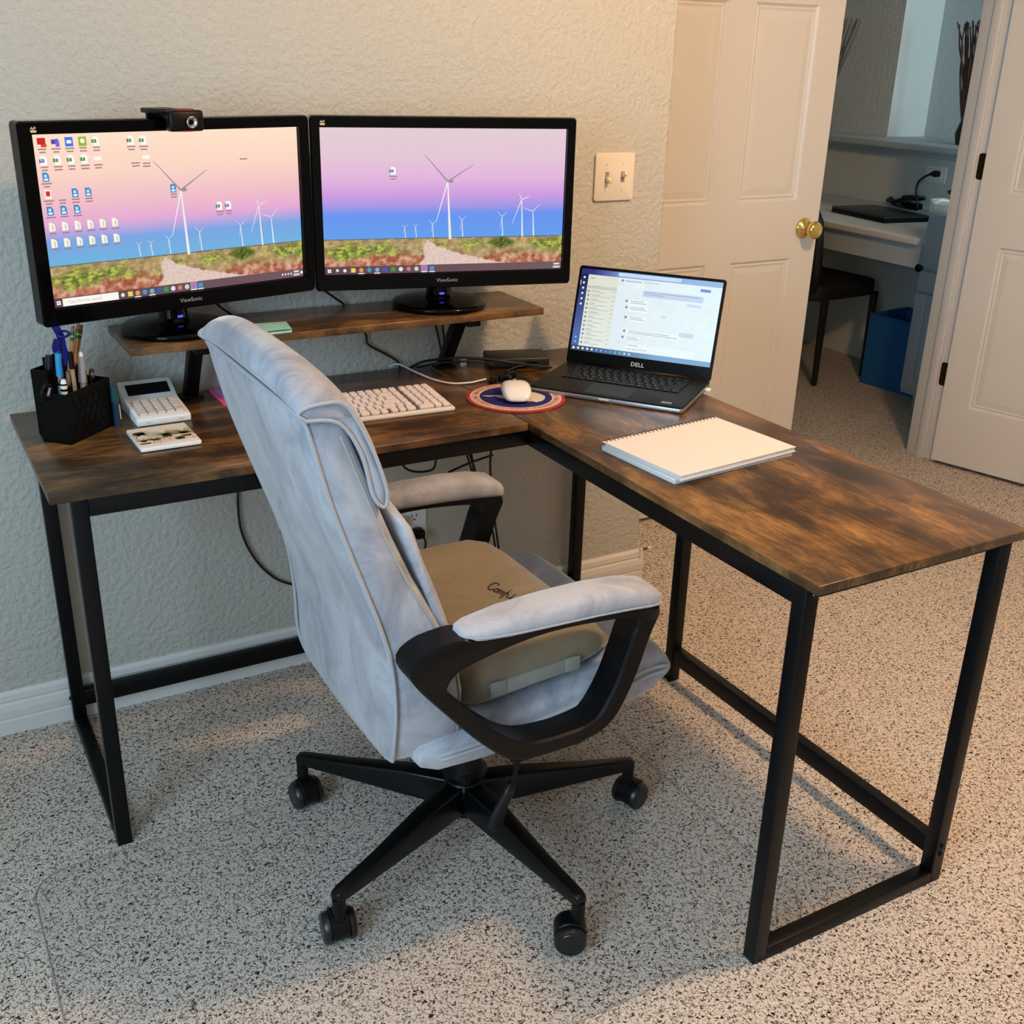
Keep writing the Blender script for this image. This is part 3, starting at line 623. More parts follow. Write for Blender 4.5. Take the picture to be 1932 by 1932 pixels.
def wkey(x, y, a, h_):
    k = (round(a, 4), round(h_, 4)); loc = Matrix.Translation((0, 0, .0055)) @ M @ Vector((x, y, .0062))
    if k not in kp: kp[k] = mk('key', loft([[(p[0], p[1], z) for p in rrect(a-.0034-q, h_-.0034-q, .0022, 2)] for z, q in ((0, 0), (.004, .0004), (.005, .0016))]), KW, t, loc=loc); kp[k].rotation_euler = (radians(3.8), 0, 0)
    else: dup(kp[k], t, loc)
U = .0178
def row(y, ws, x0, h_=U):
    x = x0
    for a in ws:
        if a > 0: wkey(x+a*U/2, y, a*U, h_)
        x += abs(a)*U
XN = .2095-4*U; X0 = XN-.0055-16*U; Y0 = .063
mainr = [[1]*16, [1]*13+[2, 1], [1.5]+[1]*12+[1.5, 1], [1.75]+[1]*11+[2.25, 1], [2.25]+[1]*10+[1.75, 1, 1], [1.25, 1.25, 1.25, 5.25, 1.25, 1.25, 1, -.25, 1, 1, 1.25]]
for i, r_ in enumerate(mainr): row(Y0-i*.0225-(0.001 if i else 0), r_, X0, .0215)
for i in range(5): row(Y0-i*.0225-(.001 if i else 0), [1]*4, XN, .0215)
row(Y0-5*.0225-.001, [2, 1, 1], XN, .0215)

pc = Vector((.0635, -.354, H)); PR = .109
t = thing('mouse_pad', 'round navy mouse pad with red rim and a white land mass emblem', 'mouse pad', pc)
mk('pad', lathe([(.001, 0), (PR, 0), (PR+.0005, .0015), (PR, .003), (.001, .003)], 56), mat('red_pad_rim', (158, 48, 42), .8), t)
c = Canvas(2*PR, 2*PR); nn = 56
c.disc(.5, .5, .465, (222, 190, 170), nn); c.l = 1; c.disc(.5, .5, .455, (205, 165, 150), nn); c.l = 2; c.disc(.5, .5, .378, (222, 190, 170), nn); c.l = 3; c.disc(.5, .5, .368, (30, 26, 92), nn); c.l = 4
va = radians(62)      # emblem upright as seen from the chair side
def rotp(p): x, y = p; return (.5+(x*cos(0)-y*sin(0)), .5-(x*sin(0)+y*cos(0)))
land = [(-.35, .02), (-.28, -.02), (-.22, .0), (-.17, -.04), (-.10, -.09), (-.04, -.10), (.02, -.13), (.10, -.17), (.16, -.15), (.20, -.18), (.26, -.13), (.29, -.06), (.30, .03), (.26, .10), (.20, .16), (.12, .19), (.03, .18), (-.03, .20), (-.09, .15), (-.13, .10), (-.08, .06), (-.12, .03), (-.18, .045), (-.25, .02)]
def spin(p, a): return (p[0]*cos(a)-p[1]*sin(a), p[0]*sin(a)+p[1]*cos(a))
sp = radians(-28)
pts = [spin(p, sp) for p in land]; cen = spin((.06, .02), sp)
for i in range(len(pts)):
    a_, b_ = pts[i], pts[(i+1) % len(pts)]; c.poly([(.5+cen[0], .5-cen[1]), (.5+b_[0], .5-b_[1]), (.5+a_[0], .5-a_[1])], (205, 196, 178))
def arc_text(s, r, a0, a1, inward):
    for i, ch in enumerate(s):
        if ch == ' ': continue
        a = radians(a0+(a1-a0)*i/(len(s)-1)); v_, f_ = text(ch, .0125); ro = a-pi/2 if not inward else a+pi/2; n = len(c.V)
        for x, y, z in v_:
            xx, yy = spin((x, y), ro); c.V.append((xx+r*2*PR*cos(a), yy+r*2*PR*sin(a), 4*.00012)); c.C.append(sr((95, 70, 80)))
        c.F.extend([[k+n for k in q] for q in f_])
arc_text('NATIONAL SCIENCE FOUNDATION', .412, 185-28, 355-28, True); arc_text('UNITED STATES ANTARCTIC PROGRAM', .412, 170-28, 10-28, False)
c.build('printed_top', PRINTM, t, Matrix.Translation((0, 0, .0031)))

t = thing('computer_mouse', 'white computer mouse resting on the round mouse pad', 'mouse', (.062, -.356, H+.0037), radians(-24))
MW = mat('gloss_white', (235, 232, 226), .15, coat=.4)
MS = 1.04
rg = [(-.054, .012, .010, .006), (-.050, .022, .017, .004), (-.04, .028, .026, .002), (-.02, .031, .033, .001), (.0, .031, .035, .001), (.02, .030, .033, .001), (.038, .027, .026, .002), (.050, .020, .017, .004), (.055, .010, .011, .006)]
mk('shell', loft([[(p[0]*MS, y*MS, (z1+z0)/2+p[1]) for p in sup(w_, (z1-z0)/2, 3.0, 24)] for y, w_, z1, z0 in rg]), MW, t, smooth=True)
mk('scroll_ball', lathe([(.0005, -.004), (.003, -.0028), (.004, 0), (.003, .0028), (.0005, .004)], 12, (0, .036, .0275)), mat('grey_ball', (150, 150, 150), .4), t, smooth=True)
mk('side_button', cbox((-.030, .005, .016), (.004, .018, .008)), mat('light_grey', (205, 205, 205), .4), t, bev=.001)

# ------------------------------------------------------------------ notebook
t = thing('spiral_notebook', 'thick white spiral-bound notebook lying on the right desk top', 'notebook', (.203, -.815, H), radians(6))
PAPER = mat('paper', (214, 209, 205), .8); PAPE = mat('paper_edge', (206, 208, 208), .85)
mk('lower_pad', rotz(box(-.152, .150, -.108, .102, 0, .009), radians(-1.5)), PAPE, t, bev=.001)
mk('page_block', box(-.148, .152, -.112, .098, .0095, .0165), PAPE, t, bev=.001)
mk('back_cover', box(-.150, .154, -.114, .106, .009, .0098), PAPER, t)
mk('front_cover', ([(-.149, -.113, .0168), (.154, -.113, .0168), (.154, .106, .0172), (-.149, .106, .0172), (-.149, -.113, .0180), (.154, -.113, .0180), (.154, .106, .0184), (-.149, .106, .0184)], box(0, 1, 0, 1, 0, 1)[1] if 0 else [(0, 3, 2, 1), (4, 5, 6, 7), (0, 1, 5, 4), (1, 2, 6, 5), (2, 3, 7, 6), (3, 0, 4, 7)]), PAPER, t)
WIRE = mat('dark_wire', (70, 62, 60), .35, .6)
ring = tube([(0, .103+.009*cos(a), .011+.0095*sin(a)) for a in [2*pi*i/10 for i in range(10)]], .0009, 5, closed=True)
r0_ = mk('binding_coil', ring, WIRE, t, loc=(-.143, 0, 0))
for i in range(1, 30): dup(r0_, t, (-.143+i*.01, 0, 0))

# ------------------------------------------------------------------ calculator
t = thing('calculator', 'white desktop calculator with raised tilted display beside the pen holder', 'calculator', (-.668, -.147, H), radians(1))
CW = mat('calculator_white', (222, 224, 226), .4)
mk('lower_body', prism([(-.066, 0), (-.066, .014), (-.060, .017), (.028, .026), (.034, .029), (.086, .053), (.090, .050), (.064, 0)], -.054, .054, 'x'), CW, t, bev=.003)
sm = Matrix.Translation((0, .034, .029)) @ Matrix.Rotation(math.atan2(.024, .052), 4, 'X')
mk('display', xf(box(-.043, .043, .010, .043, -.001, .0012), sm), mat('lcd_black', (14, 15, 22), .25), t)
km = Matrix.Translation((0, -.060, .017)) @ Matrix.Rotation(math.atan2(.009, .088), 4, 'X')
mk('key_tray', xf(box(-.045, .045, .004, .082, -.001, .0012), km), mat('tray_white', (205, 203, 200), .5), t)
CK = mat('calculator_key', (206, 198, 192), .4); k1 = None
for i in range(5):
    for j in range(6):
        if i == 4 and j == 0: continue
        x, y = -.036+i*.018, .0125+j*.0128
        h_ = .0105 if not (i == 4 and j == 1) else .0233
        if i == 4 and j == 1: y -= .0064
        loc = km @ Vector((x, y, .003))
        if k1 is None or h_ > .02:
            o = mk('key', loft([[(p[0], p[1], z) for p in rrect(.0152-q, h_-q, .002, 2)] for z, q in ((-.002, 0), (.0015, .0004), (.0022, .002))]), CK, t, loc=loc); o.rotation_euler = (math.atan2(.009, .088), 0, 0)
            if k1 is None: k1 = o
        else: dup(k1, t, loc)
for i, x in enumerate((-.03, .035)): mkflat('small_print', text('Basic', .005), mat('grey_print', (150, 150, 155), .6), t, Matrix.Translation((x, -.0662, .007)) @ UPY)

# ------------------------------------------------------------------ coaster
t = thing('coaster', 'square white stone coaster printed with potted plants', 'coaster', (-.6915, -.309, H), radians(1))
mk('cork_back', box(-.056, .056, -.060, .060, 0, .0015), MATTE, t); mk('stone', prism(rrect(.114, .122, .004), .0015, .0095), WHT, t, bev=.0015)
c = Canvas(.110, .118); c.grid(0, 0, 1, .86, 8, 8, lambda u, v: lerp((228, 226, 214), (236, 205, 178), max(0, min(1, v*1.1-.15+.2*u)))); c.rect(0, .86, 1, 1, (236, 236, 234)); c.l = 1
GR = [(70, 85, 50), (110, 125, 70), (140, 150, 95), (60, 75, 60)]
def fronds(u, v, n, L, g, sp=1.3, w_=.0022):
    for i in range(n):
        a = pi/2+sp*(i/(n-1)-.5)*2; l_ = L*random.uniform(.75, 1.05); p = (u, v); k = a
        for s in range(3):
            q = (p[0]+l_/3*cos(k), p[1]-l_/3*sin(k)); c.line(p, q, w_*(1-s*.25), w_*(.75-s*.3), random.choice(g)); p = q; k += (-.35 if cos(a) > 0 else .35)
def pot(u, v, w_, hh, col, legs=0):
    c.l += 1; c.poly([(u-w_*.8, v+hh), (u+w_*.8, v+hh), (u+w_, v), (u-w_, v)], col)
    for i in range(legs): x = u-w_*.8+1.6*w_*i/(legs-1); c.line((x, v+hh), (x+.02*(1 if i % 2 else -1), v+hh+.15), .0003, .0003, (60, 50, 45))
    c.l -= 1
fronds(.55, .52, 13, .36, GR[1:3]); pot(.55, .52, .09, .10, (45, 50, 42), 4); fronds(.33, .72, 9, .22, GR[:2], 1.0); pot(.33, .70, .07, .05, (150, 140, 110), 3); fronds(.86, .55, 14, .38, GR[1:3], 1.5); pot(.86, .62, .09, .09, (85, 75, 60), 2)
c.disc(.13, .28, .11, (75, 85, 65), 9, .09); fronds(.16, .35, 11, .26, [GR[3], GR[0]], 2.2, .002); fronds(.12, .72, 9, .28, [(150, 150, 115), (165, 160, 125)], .9); pot(.12, .78, .10, .06, (70, 68, 50)); fronds(.72, .75, 9, .12, GR[:2], 1.3); pot(.72, .76, .08, .06, (50, 55, 45))
c.build('plant_print', PRINT, t, Matrix.Translation((0, .0005, .0097)))

# ------------------------------------------------------------------ pen holder and pens
a0 = math.atan2(.094, .1); PH = Vector((-.853, -.268, H))
t = thing('pen_holder', 'black stepped desk organizer full of pens at the left desk end', 'pen holder', PH, a0)
# local: x along the long face, y back. front box .135 x .06, rear box taller
def tray(name, x0, x1, y0, y1, z0, z1, zb=None, parent=t, m=MATTE, th=.0022):
    zb = zb or z1
    parts = [box(x0, x1, y0, y1, z0, z0+.003)]
    V, Fc = [], []
    def wall(ax0, ax1, ay0, ay1, za, zb_):
        return [(ax0, ay0, z0), (ax1, ay0, z0), (ax1, ay1, z0), (ax0, ay1, z0), (ax0, ay0, za), (ax1, ay0, za), (ax1, ay1, zb_), (ax0, ay1, zb_)], [(0, 3, 2, 1), (4, 5, 6, 7), (0, 1, 5, 4), (1, 2, 6, 5), (2, 3, 7, 6), (3, 0, 4, 7)]
    parts += [wall(x0, x1, y0, y0+th, z1, z1), wall(x0, x1, y1-th, y1, zb, zb), wall(x0, x0+th, y0+th, y1-th, z1, zb), wall(x1-th, x1, y0+th, y1-th, z1, zb)]
    return mk(name, join(*parts), m, parent)
tray('front_compartment', 0, .132, 0, .063, 0, .098); tray('rear_compartment', .0705, .132, .0635, .100, 0, .125, .142); tray('side_compartment', .034, .070, .0635, .100, 0, .128)
LAT = []
for i in range(5):
    x = .035+i*.018
    for s in (-1, 1): LAT.append(xf(cbox((0, -.0008, 0), (.0016, .0016, .075)), Matrix.Translation((x, 0, .052)) @ Matrix.Rotation(s*.45, 4, 'Y')))
mk('lattice_front', join(*LAT), BLK, t)
def PW(x, y, z=0): return ROOT['pen_holder'] @ Vector((x, y, z))
PENC = mat('pencil_orange', (196, 140, 75), .4); FERR = mat('ferrule', (70, 110, 60), .35, .6); ERA = mat('eraser_pink', (176, 110, 100), .8); YEL = mat('ferrule_yellow', (190, 180, 90), .4, .4)
def pen(name, label, cat_, foot, top, segs):
    """foot in holder space, top given by the pixel it shows at; segs: (fraction0, fraction1, r0, r1, material, part name)"""
    f = PW(*foot); q = aty(top[0], top[1], top[2] if len(top) > 2 else f.y); e = thing(name, label, cat_, f); d = q-f
    for a, b, r0_, r1_, m, pn in segs: mk(pn, cyl(d*a, d*b, r0_, 12, r1_), m, e, smooth=False)
    return e
for foot, top, lab in (((.080, .078, .006), (138, 616), 'orange pencil with pink eraser, the shorter one at the left in the pen holder'), ((.090, .080, .006), (148, 611), 'orange pencil with pink eraser standing tallest in the pen holder'), ((.100, .088, .006), (154, 613), 'dark orange pencil behind the two others in the pen holder')):
    pen('pencil', lab, 'pencil', foot, top, [(0, .86, .0036, .0036, PENC, 'shaft'), (.86, .895, .0038, .0038, FERR, 'ferrule_band'), (.895, .915, .0038, .0038, YEL, 'ferrule_stripe'), (.915, .95, .0038, .0038, FERR, 'ferrule'), (.95, 1, .0034, .0032, ERA, 'eraser')])
SKY = mat('sky_blue_cap', (45, 150, 215), .35); DKB = mat('dark_navy_cap', (18, 20, 34), .3); GOLD = mat('champagne_barrel', (200, 170, 125), .25, .6); CLR = mat('clear_plastic', (205, 205, 210), .1, trans=.5); GRN = mat('dark_green_barrel', (32, 42, 40), .35); TEAL = mat('teal_marker', (12, 45, 62), .35)
pen('marker', 'sky blue capped marker leaning left in the pen holder', 'marker', (.045, .048, .006), (109, 667), [(0, .6, .0055, .0055, mat('grey_barrel', (150, 140, 135), .4), 'barrel'), (.6, .72, .0052, .0056, CHROME, 'collar'), (.72, 1, .0066, .0058, SKY, 'cap')])
pen('marker', 'black capped marker at the left back of the pen holder', 'marker', (.045, .085, .006), (92, 670), [(0, .7, .0055, .0055, BLK, 'barrel'), (.7, 1, .0066, .006, DKB, 'cap'), (.74, .97, .0075, .0068, DKB, 'cap_band')])
pen('pen', 'champagne pen with black tip cap standing in the pen holder', 'pen', (.050, .016, .006), (132, 664), [(0, .8, .004, .004, GOLD, 'barrel'), (.8, 1, .0056, .0048, BLK, 'cap')])
pen('pen', 'clear plastic pen standing right of the champagne pen', 'pen', (.072, .022, .006), (152, 664), [(0, .62, .005, .005, CLR, 'barrel'), (.62, .95, .0075, .006, CLR, 'clear_cap'), (.95, 1, .005, .003, WHT, 'cap_end')])
pen('pen', 'white pen with dark stripes leaning over the front of the holder', 'pen', (.030, .030, .006), (119, 716), [(0, .8, .0062, .0062, WHT, 'barrel'), (.8, .84, .0065, .0065, BLK, 'stripe'), (.84, .9, .0063, .0063, WHT, 'band'), (.9, .93, .0065, .0065, BLK, 'stripe'), (.93, 1, .006, .004, WHT, 'end')])
pen('pen', 'silver pen with pocket clip in the middle of the holder', 'pen', (.045, .03, .006), (128, 700), [(0, .75, .0045, .0045, BLK, 'barrel'), (.75, 1, .005, .0035, CHROME, 'tip')])
pen('pen', 'bronze pen standing low beside the green pen', 'pen', (.085, .03, .006), (160, 700), [(0, .9, .004, .004, GOLD, 'barrel'), (.9, 1, .0042, .003, mat('bronze', (120, 85, 70), .3, .7), 'tip')])
pen('pen', 'dark green pen with chrome clip at the right of the holder', 'pen', (.105, .025, .006), (173, 696), [(0, .9, .006, .006, GRN, 'barrel'), (.9, 1, .006, .004, GRN, 'end'), (.75, .95, .0066, .0064, CHROME, 'clip')])
pen('pen', 'steel pen slanting behind the lattice front of the holder', 'pen', (.07, .008, .006), (143, 745), [(0, .9, .0035, .0035, CHROME, 'barrel'), (.9, 1, .0035, .001, CHROME, 'tip')])
t3 = thing('marker', 'teal marker standing in the clip at the right side of the holder', 'marker', PW(.131, -.0085, 0), a0)
mk('barrel', cyl((0, 0, .0), (0, 0, .050), .0068, 14), TEAL, t3, smooth=False); mk('cap', cyl((0, 0, .050), (0, 0, .080), .0076, 14, .0072), mat('teal_cap', (16, 66, 78), .4), t3); mk('white_lettering', cbox((.003, -.0062, .028), (.002, .0012, .03)), WHT, t3)
t3 = thing('carabiner', 'black and chrome carabiner ring on the left rim of the holder', 'carabiner', PW(-.001, .034, .094), a0)
mk('loop', tube([(-.006-.016*cos(a)*.8, .0, .008+.014*sin(a)) for a in [2*pi*i/16 for i in range(16)]], .003, 8, closed=True), BLK, t3, smooth=True); mk('gate', cyl((-.004, 0, .0), (.004, 0, .014), .0025, 8), CHROME, t3)
t3 = thing('blue_strap', 'dark blue plastic strap with a small loop rising from the holder', 'strap', PW(.058, .085, .004))
pts = [atz(0, 0, 0)]*0
b0 = PW(.058, .085, .004); yb = b0.y
path = [b0]+[aty(x, y, yb+.012) for x, y in ((127, 700), (118, 655), (113, 632), (103, 614), (99, 605))]
mk('strap', tube([p-b0 for p in cat(path, 5)], 1, prof=[(-.007, -.0015), (.007, -.0015), (.007, .0015), (-.007, .0015)]), NAVY, t3)
cc = aty(120, 630, yb+.008)-b0; mk('loop', tube([cc+Vector((.010*cos(a), .004*sin(a), .003*sin(a)*1.6)) for a in [2*pi*i/16 for i in range(16)]], .0024, 8, closed=True), NAVY, t3, smooth=True)
lo = [aty(x, y, yb+.004)-b0 for x, y in ((108, 640), (104, 655), (107, 664))]; mk('tail', tube(cat(lo, 4), 1, prof=[(-.006, -.0015), (.006, -.0015), (.006, .0015), (-.006, .0015)]), NAVY, t3)

# pink paper peeking out behind the chair back
q = [atz(x, y, H+.002) for x, y in ((391, 733), (418, 735), (470, 775), (415, 768))]
mid = (q[0]+q[2])/2; t3 = thing('paper_folder', 'bright pink paper folder on the desk behind the chair back', 'folder', (mid.x, mid.y, H))
PINK = mat('pink_paper', (240, 95, 150), .6); px_, py_ = q[0].x, q[0].y
mk('cover', box(px_, px_+.21, py_-.13, py_, H, H+.001), PINK, t3, world=True); mk('sheet', box(px_+.012, px_+.205, py_-.126, py_-.004, H+.0012, H+.002), mat('lilac_paper', (190, 140, 215), .6), t3, world=True)

# ------------------------------------------------------------------ dock, cables on the desk
c0, c1, c2 = atz(903, 695, H), atz(1030, 690, H), atz(985, 660, H+.03)
dc = atz(966, 700, H); t = thing('docking_station', 'flat black docking station between the monitor shelf and the laptop', 'dock', (.205, -.105, H), radians(-18))
mk('body', box(-.075, .075, -.042, .042, .002, .026), mat('dock_black', (20, 19, 18), .5), t, bev=.004); mk('rubber_foot_plate', box(-.065, .065, -.03, .03, 0, .002), BLK, t); mk('status_strip', cbox((.03, -.0425, .014), (.03, .001, .004)), GLOSS, t)
def cable(label, pts, r=.0028, m=CABLE, name='cable', k=6):
    o = mk(name, tube(cat(pts, k), r, 8), m, None, smooth=True); return tag(o, label, 'cable')
Z = H+.004
cable('black cable looping in an arc from the shelf leg past the dock to the laptop', [atz(775, 693, Z), atz(800, 682, Z+.018), atz(850, 676, Z+.036), atz(905, 676, Z+.040), atz(965, 684, Z+.030), atz(1010, 690, Z+.012), atz(1040, 693, Z+.003)], .0032)
cable('black cable lying low behind the white cable tag', [atz(788, 693, Z), atz(820, 686, Z+.014), atz(870, 682, Z+.022), atz(910, 683, Z+.018), atz(930, 690, Z+.012)], .0028)
cable('second thin black cable reaching the laptop beside the dock', [atz(955, 700, Z), atz(985, 690, Z+.004), atz(1015, 694, Z), atz(1036, 694, Z)], .0024)
tag(mk('cable_tag', rotz(box(-.008, .008, -.002, .002, 0, .022), .2, atz(874, 690, H)), WHT), 'small white paper tag on the cables beside the dock', 'tag')
cable('white charging cable curving over the desk between keyboard and dock', [atz(735, 692, Z), atz(752, 687, Z+.006), atz(780, 700, Z+.002), atz(815, 715, Z), atz(850, 723, Z), atz(885, 722, Z), atz(905, 718, Z), atz(917, 715, Z+.001)], .0022, WC)
t = thing('usb_hub', 'black bundle of small adapters at the end of the white cable', 'adapter', atz(945, 722, H))
for x, y, s, rz_ in ((930, 716, (.03, .014, .012), .9), (950, 712, (.026, .02, .014), -.4), (962, 708, (.03, .013, .016), .2)):
    p = atz(x, y, H+.009); p.z = H+.001+s[2]/2; mk('adapter_body', rotz(cbox((0, 0, 0), s), rz_, p), BLK, t, world=True, bev=.002)
p = atz(957, 711, H+.012); p.z = H+.014; mk('chrome_socket', cyl(p, p+Vector((.001, -.014, .001)), .004, 12), CHROME, t, world=True)
cable('thin black lead from the adapter bundle to the laptop edge', [atz(960, 722, Z), atz(985, 728, Z), atz(1000, 722, Z), atz(990, 714, Z), atz(975, 712, Z)], .0016)
# cables by the wall
cable('black monitor cable running down the wall above the desk', [aty(612, 548, -.03), aty(632, 562, -.025), aty(652, 577, -.014), aty(668, 600, -.012), aty(690, 630, -.012), aty(695, 650, -.012), aty(728, 668, -.012), aty(752, 684, -.011), aty(753, 700, -.011)], .0028)
cable('left of the two black cables dropping behind the right shelf leg', [aty(821, 608, -.012), aty(828, 640, -.012), aty(836, 678, -.012), aty(840, 700, -.012)], .003)
cable('right of the two black cables dropping behind the right shelf leg', [aty(834, 606, -.011), aty(838, 640, -.011), aty(840, 690, -.011)], .003)
cable('short black cable end behind the base of the left monitor', [aty(405, 570, -.03), aty(420, 582, -.025), aty(440, 596, -.02)], .003)
cable('black cable dangling at the left under the desk behind the chair', [aty(450, 915, -.012), aty(449, 950, -.012), aty(455, 1000, -.012), aty(475, 1045, -.012), aty(505, 1080, -.012), aty(545, 1101, -.012), aty(640, 1115, -.012)], .0032)
CN = -.095
for lab, pts in (('black cable loop under the desk left of the armrest', [(757, 870), (764, 882), (778, 889), (800, 890), (818, 884), (823, 865)]),
                 ('straight black cable hanging rightmost under the desk', [(927, 845), (925, 880), (928, 940), (936, 1000), (942, 1045), (944, 1080)]),
                 ('black cable slanting down behind the armrest front', [(878, 850), (888, 880), (900, 930), (925, 985), (935, 1040), (936, 1080)]),
                 ('black cable crossing under the desk behind the armrest', [(930, 858), (890, 872), (862, 884), (845, 892)]),
                 ('black cable hanging straight beside the crossing cables', [(888, 850), (893, 880), (900, 960), (913, 1010), (920, 1060)]),
                 ('black cable curving low behind the chair cushion', [(884, 852), (898, 900), (897, 985), (908, 1005), (917, 1028)])):
    CN += .0068; cable(lab, [aty(x, y, CN) for x, y in pts], .003)

# ------------------------------------------------------------------ office chair (faces +x)
CX, CY = -.29, -.805
t = thing('office_chair', 'light grey velvet executive office chair with black armrests at the desk', 'office chair', (CX, CY, .0028))
prof = [(.372, -.215, -.150, .165), (.378, -.232, -.135, .190), (.392, -.243, -.125, .210), (.43, -.248, -.118, .228), (.50, -.247, -.118, .236), (.58, -.253, -.135, .240), (.65, -.270, -.170, .241), (.72, -.293, -.208, .241), (.80, -.320, -.243, .240), (.87, -.342, -.270, .240), (.93, -.357, -.292, .239), (.965, -.365, -.305, .238), (.983, -.369, -.312, .236), (.992, -.368, -.316, .230), (.997, -.362, -.322, .215), (.998, -.35, -.33, .17)]
NB = 44
mk('backrest', loft([[(p[0], p[1]*1.0, z+.0) for p in sup((f_-b_)/2+.005, w_, 7, NB, (b_+f_)/2)] for z, b_, f_, w_ in prof]), VELVET, t, smooth=True)
def rear(side): return [(b_+.004, side*(w_*.99), z) for z, b_, f_, w_ in prof[2:13]]
lp = rear(-1)+[(-.372, -.22, .996), (-.374, -.1, .998), (-.374, 0, .998), (-.374, .1, .998), (-.372, .22, .996)]+rear(1)[::-1]+[(-.236, .15, .376), (-.236, 0, .371), (-.236, -.15, .376)]
lp = cat(lp+[lp[0]], 3)[:-1]
mk('rear_piping', tube(lp, .0036, 6, closed=True), SEAMV, t, smooth=True)
for s in (-1, 1):
    mk('side_seam', tube(cat([(f_-.014, s*(w_*.992), z) for z, b_, f_, w_ in prof[3:12]], 2), .0022, 6), mat('tan_piping', (165, 156, 146), .8), t, smooth=True)
def pad(name, sec, w_, m, drop=.0, thin=.35, n=4, ny=15, bulge=0):
    cx = sum(p[0] for p in sec)/len(sec); cz = sum(p[1] for p in sec)/len(sec); sec = [(p.x, p.z) for p in cat([(a, 0, b) for a, b in sec+[sec[0]]], 4)[:-1]]; rings = []
    for i in range(ny):
        u = -1+2*i/(ny-1); u = math.copysign(abs(u)**.6, u); k = 1-(1-thin)*abs(u)**6; y = u*w_
        rings.append([(cx+(x-cx)*(k if thin < 1 else 1)+bulge*(1-u*u)*(1 if x > cx else 0), y, cz+(z-cz)*(.5+.5*k)-drop*abs(u)**4) for x, z in sec])
    return mk(name, loft(rings), m, t, smooth=True)
ce = [(-.368, .998), (-.388, 1.026), (-.378, 1.054), (-.350, 1.062), (-.312, 1.036), (-.268, .988), (-.238, .932), (-.228, .882), (-.240, .853), (-.262, .872), (-.285, .927), (-.318, .984)]
en = [(-.368, .994), (-.379, 1.003), (-.371, 1.011), (-.345, 1.015), (-.316, 1.012), (-.296, .985), (-.272, .933), (-.255, .876), (-.259, .852), (-.276, .872), (-.291, .935), (-.322, .985)]
rings = []
for i_ in range(21):
    u_ = -1+2*i_/20; k_ = abs(u_)**3.2; sec = [(a_[0]+(b_[0]-a_[0])*k_, 0, a_[1]+(b_[1]-a_[1])*k_) for a_, b_ in zip(ce, en)]
    rings.append([(p_.x, u_*.243, p_.z) for p_ in cat(sec+[sec[0]], 4)[:-1]])
mk('head_pillow', loft(rings), VELVET, t, smooth=True)
for s in (-1, 1): mk('pillow_piping', tube([(p_[0], s*.243, p_[2]) for p_ in rings[0][:-1]], .003, 6, closed=True), SEAMV, t, smooth=True)
pad('lumbar_pad', [(-.262, .865), (-.238, .86), (-.212, .80), (-.172, .72), (-.136, .63), (-.118, .575), (-.115, .565), (-.122, .565), (-.135, .585), (-.162, .63), (-.20, .72), (-.238, .80)], .232, VELVET, .02, .6, bulge=.012)
# seat: lofted front to back, two layers with piping between
SEAT = [(-.205, .385, .405), (-.198, .372, .42), (-.17, .360, .428), (-.1, .356, .434), (0, .357, .446), (.1, .362, .464), (.18, .370, .488), (.22, .377, .498), (.25, .386, .496), (.275, .40, .482), (.288, .415, .464), (.293, .43, .448)]
def seat_top(x):
    for (a_, _, c_), (d_, _, f_) in zip(SEAT, SEAT[1:]):
        if x <= d_: return c_+(f_-c_)*(x-a_)/(d_-a_)
    return SEAT[-1][2]
mk('seat', loft([[(x, p[0], (a_+b_)/2+p[1]) for p in sup(.2405 if abs(x-.045) < .23 else .234, (b_-a_)/2, 6, 48)] for x, a_, b_ in SEAT]), VELVET, t, smooth=True)
for kk in (.48, .60):
    ln = [(x, .2415, a_+(b_-a_)*kk) for x, a_, b_ in SEAT[2:-2]]; lp = [(x, -y, z) for x, y, z in ln]+[(.287, -.226, .442), (.296, -.15, .444), (.297, 0, .444), (.296, .15, .444), (.287, .226, .442)]+ln[::-1]
    mk('seat_piping', tube(cat(lp, 2), .0036, 6), SEAMV, t, smooth=True)
mk('seat_pan', box(-.12, .16, -.15, .15, .33, .362), BLK, t, bev=.01)
mk('tilt_mechanism', box(-.07, .10, -.055, .055, .275, .332), BLK, t, bev=.008)
# arms
AO = [(-.24, .618), (-.214, .632), (-.16, .638), (-.12, .630), (-.032, .630), (.121, .620), (.205, .610), (.207, .590), (.194, .560), (.168, .483), (.135, .419), (.093, .392), (.02, .384), (-.062, .391), (-.122, .440), (-.187, .514), (-.235, .574), (-.247, .602)]
AI = [(-.184, .566), (-.167, .583), (-.142, .592), (-.03, .612), (.07, .611), (.160, .597), (.155, .565), (.130, .488), (.105, .440), (.085, .421), (.04, .414), (-.042, .420), (-.105, .463), (-.163, .524), (-.184, .547)]
def hit(poly, c, a):
    best = 0; d = (cos(a), sin(a))
    for (x1, y1), (x2, y2) in zip(poly, poly[1:]+poly[:1]):
        ex, ey = x2-x1, y2-y1; den = d[0]*ey-d[1]*ex
        if abs(den) < 1e-9: continue
        s_ = ((x1-c[0])*ey-(y1-c[1])*ex)/den; u_ = ((x1-c[0])*d[1]-(y1-c[1])*d[0])/den
        if s_ > 0 and -1e-6 <= u_ <= 1+1e-6: best = max(best, s_)
    return (c[0]+best*d[0], c[1]+best*d[1])
cc = (-.02, .535); NA = 120
smo = lambda L_: [(p.x, p.z) for p in cat([(a, 0, b) for a, b in L_+[L_[0]]], 4)[:-1]]
O_ = [hit(smo(AO), cc, 2*pi*i/NA) for i in range(NA)]; I_ = [hit(smo(AI), cc, 2*pi*i/NA) for i in range(NA)]
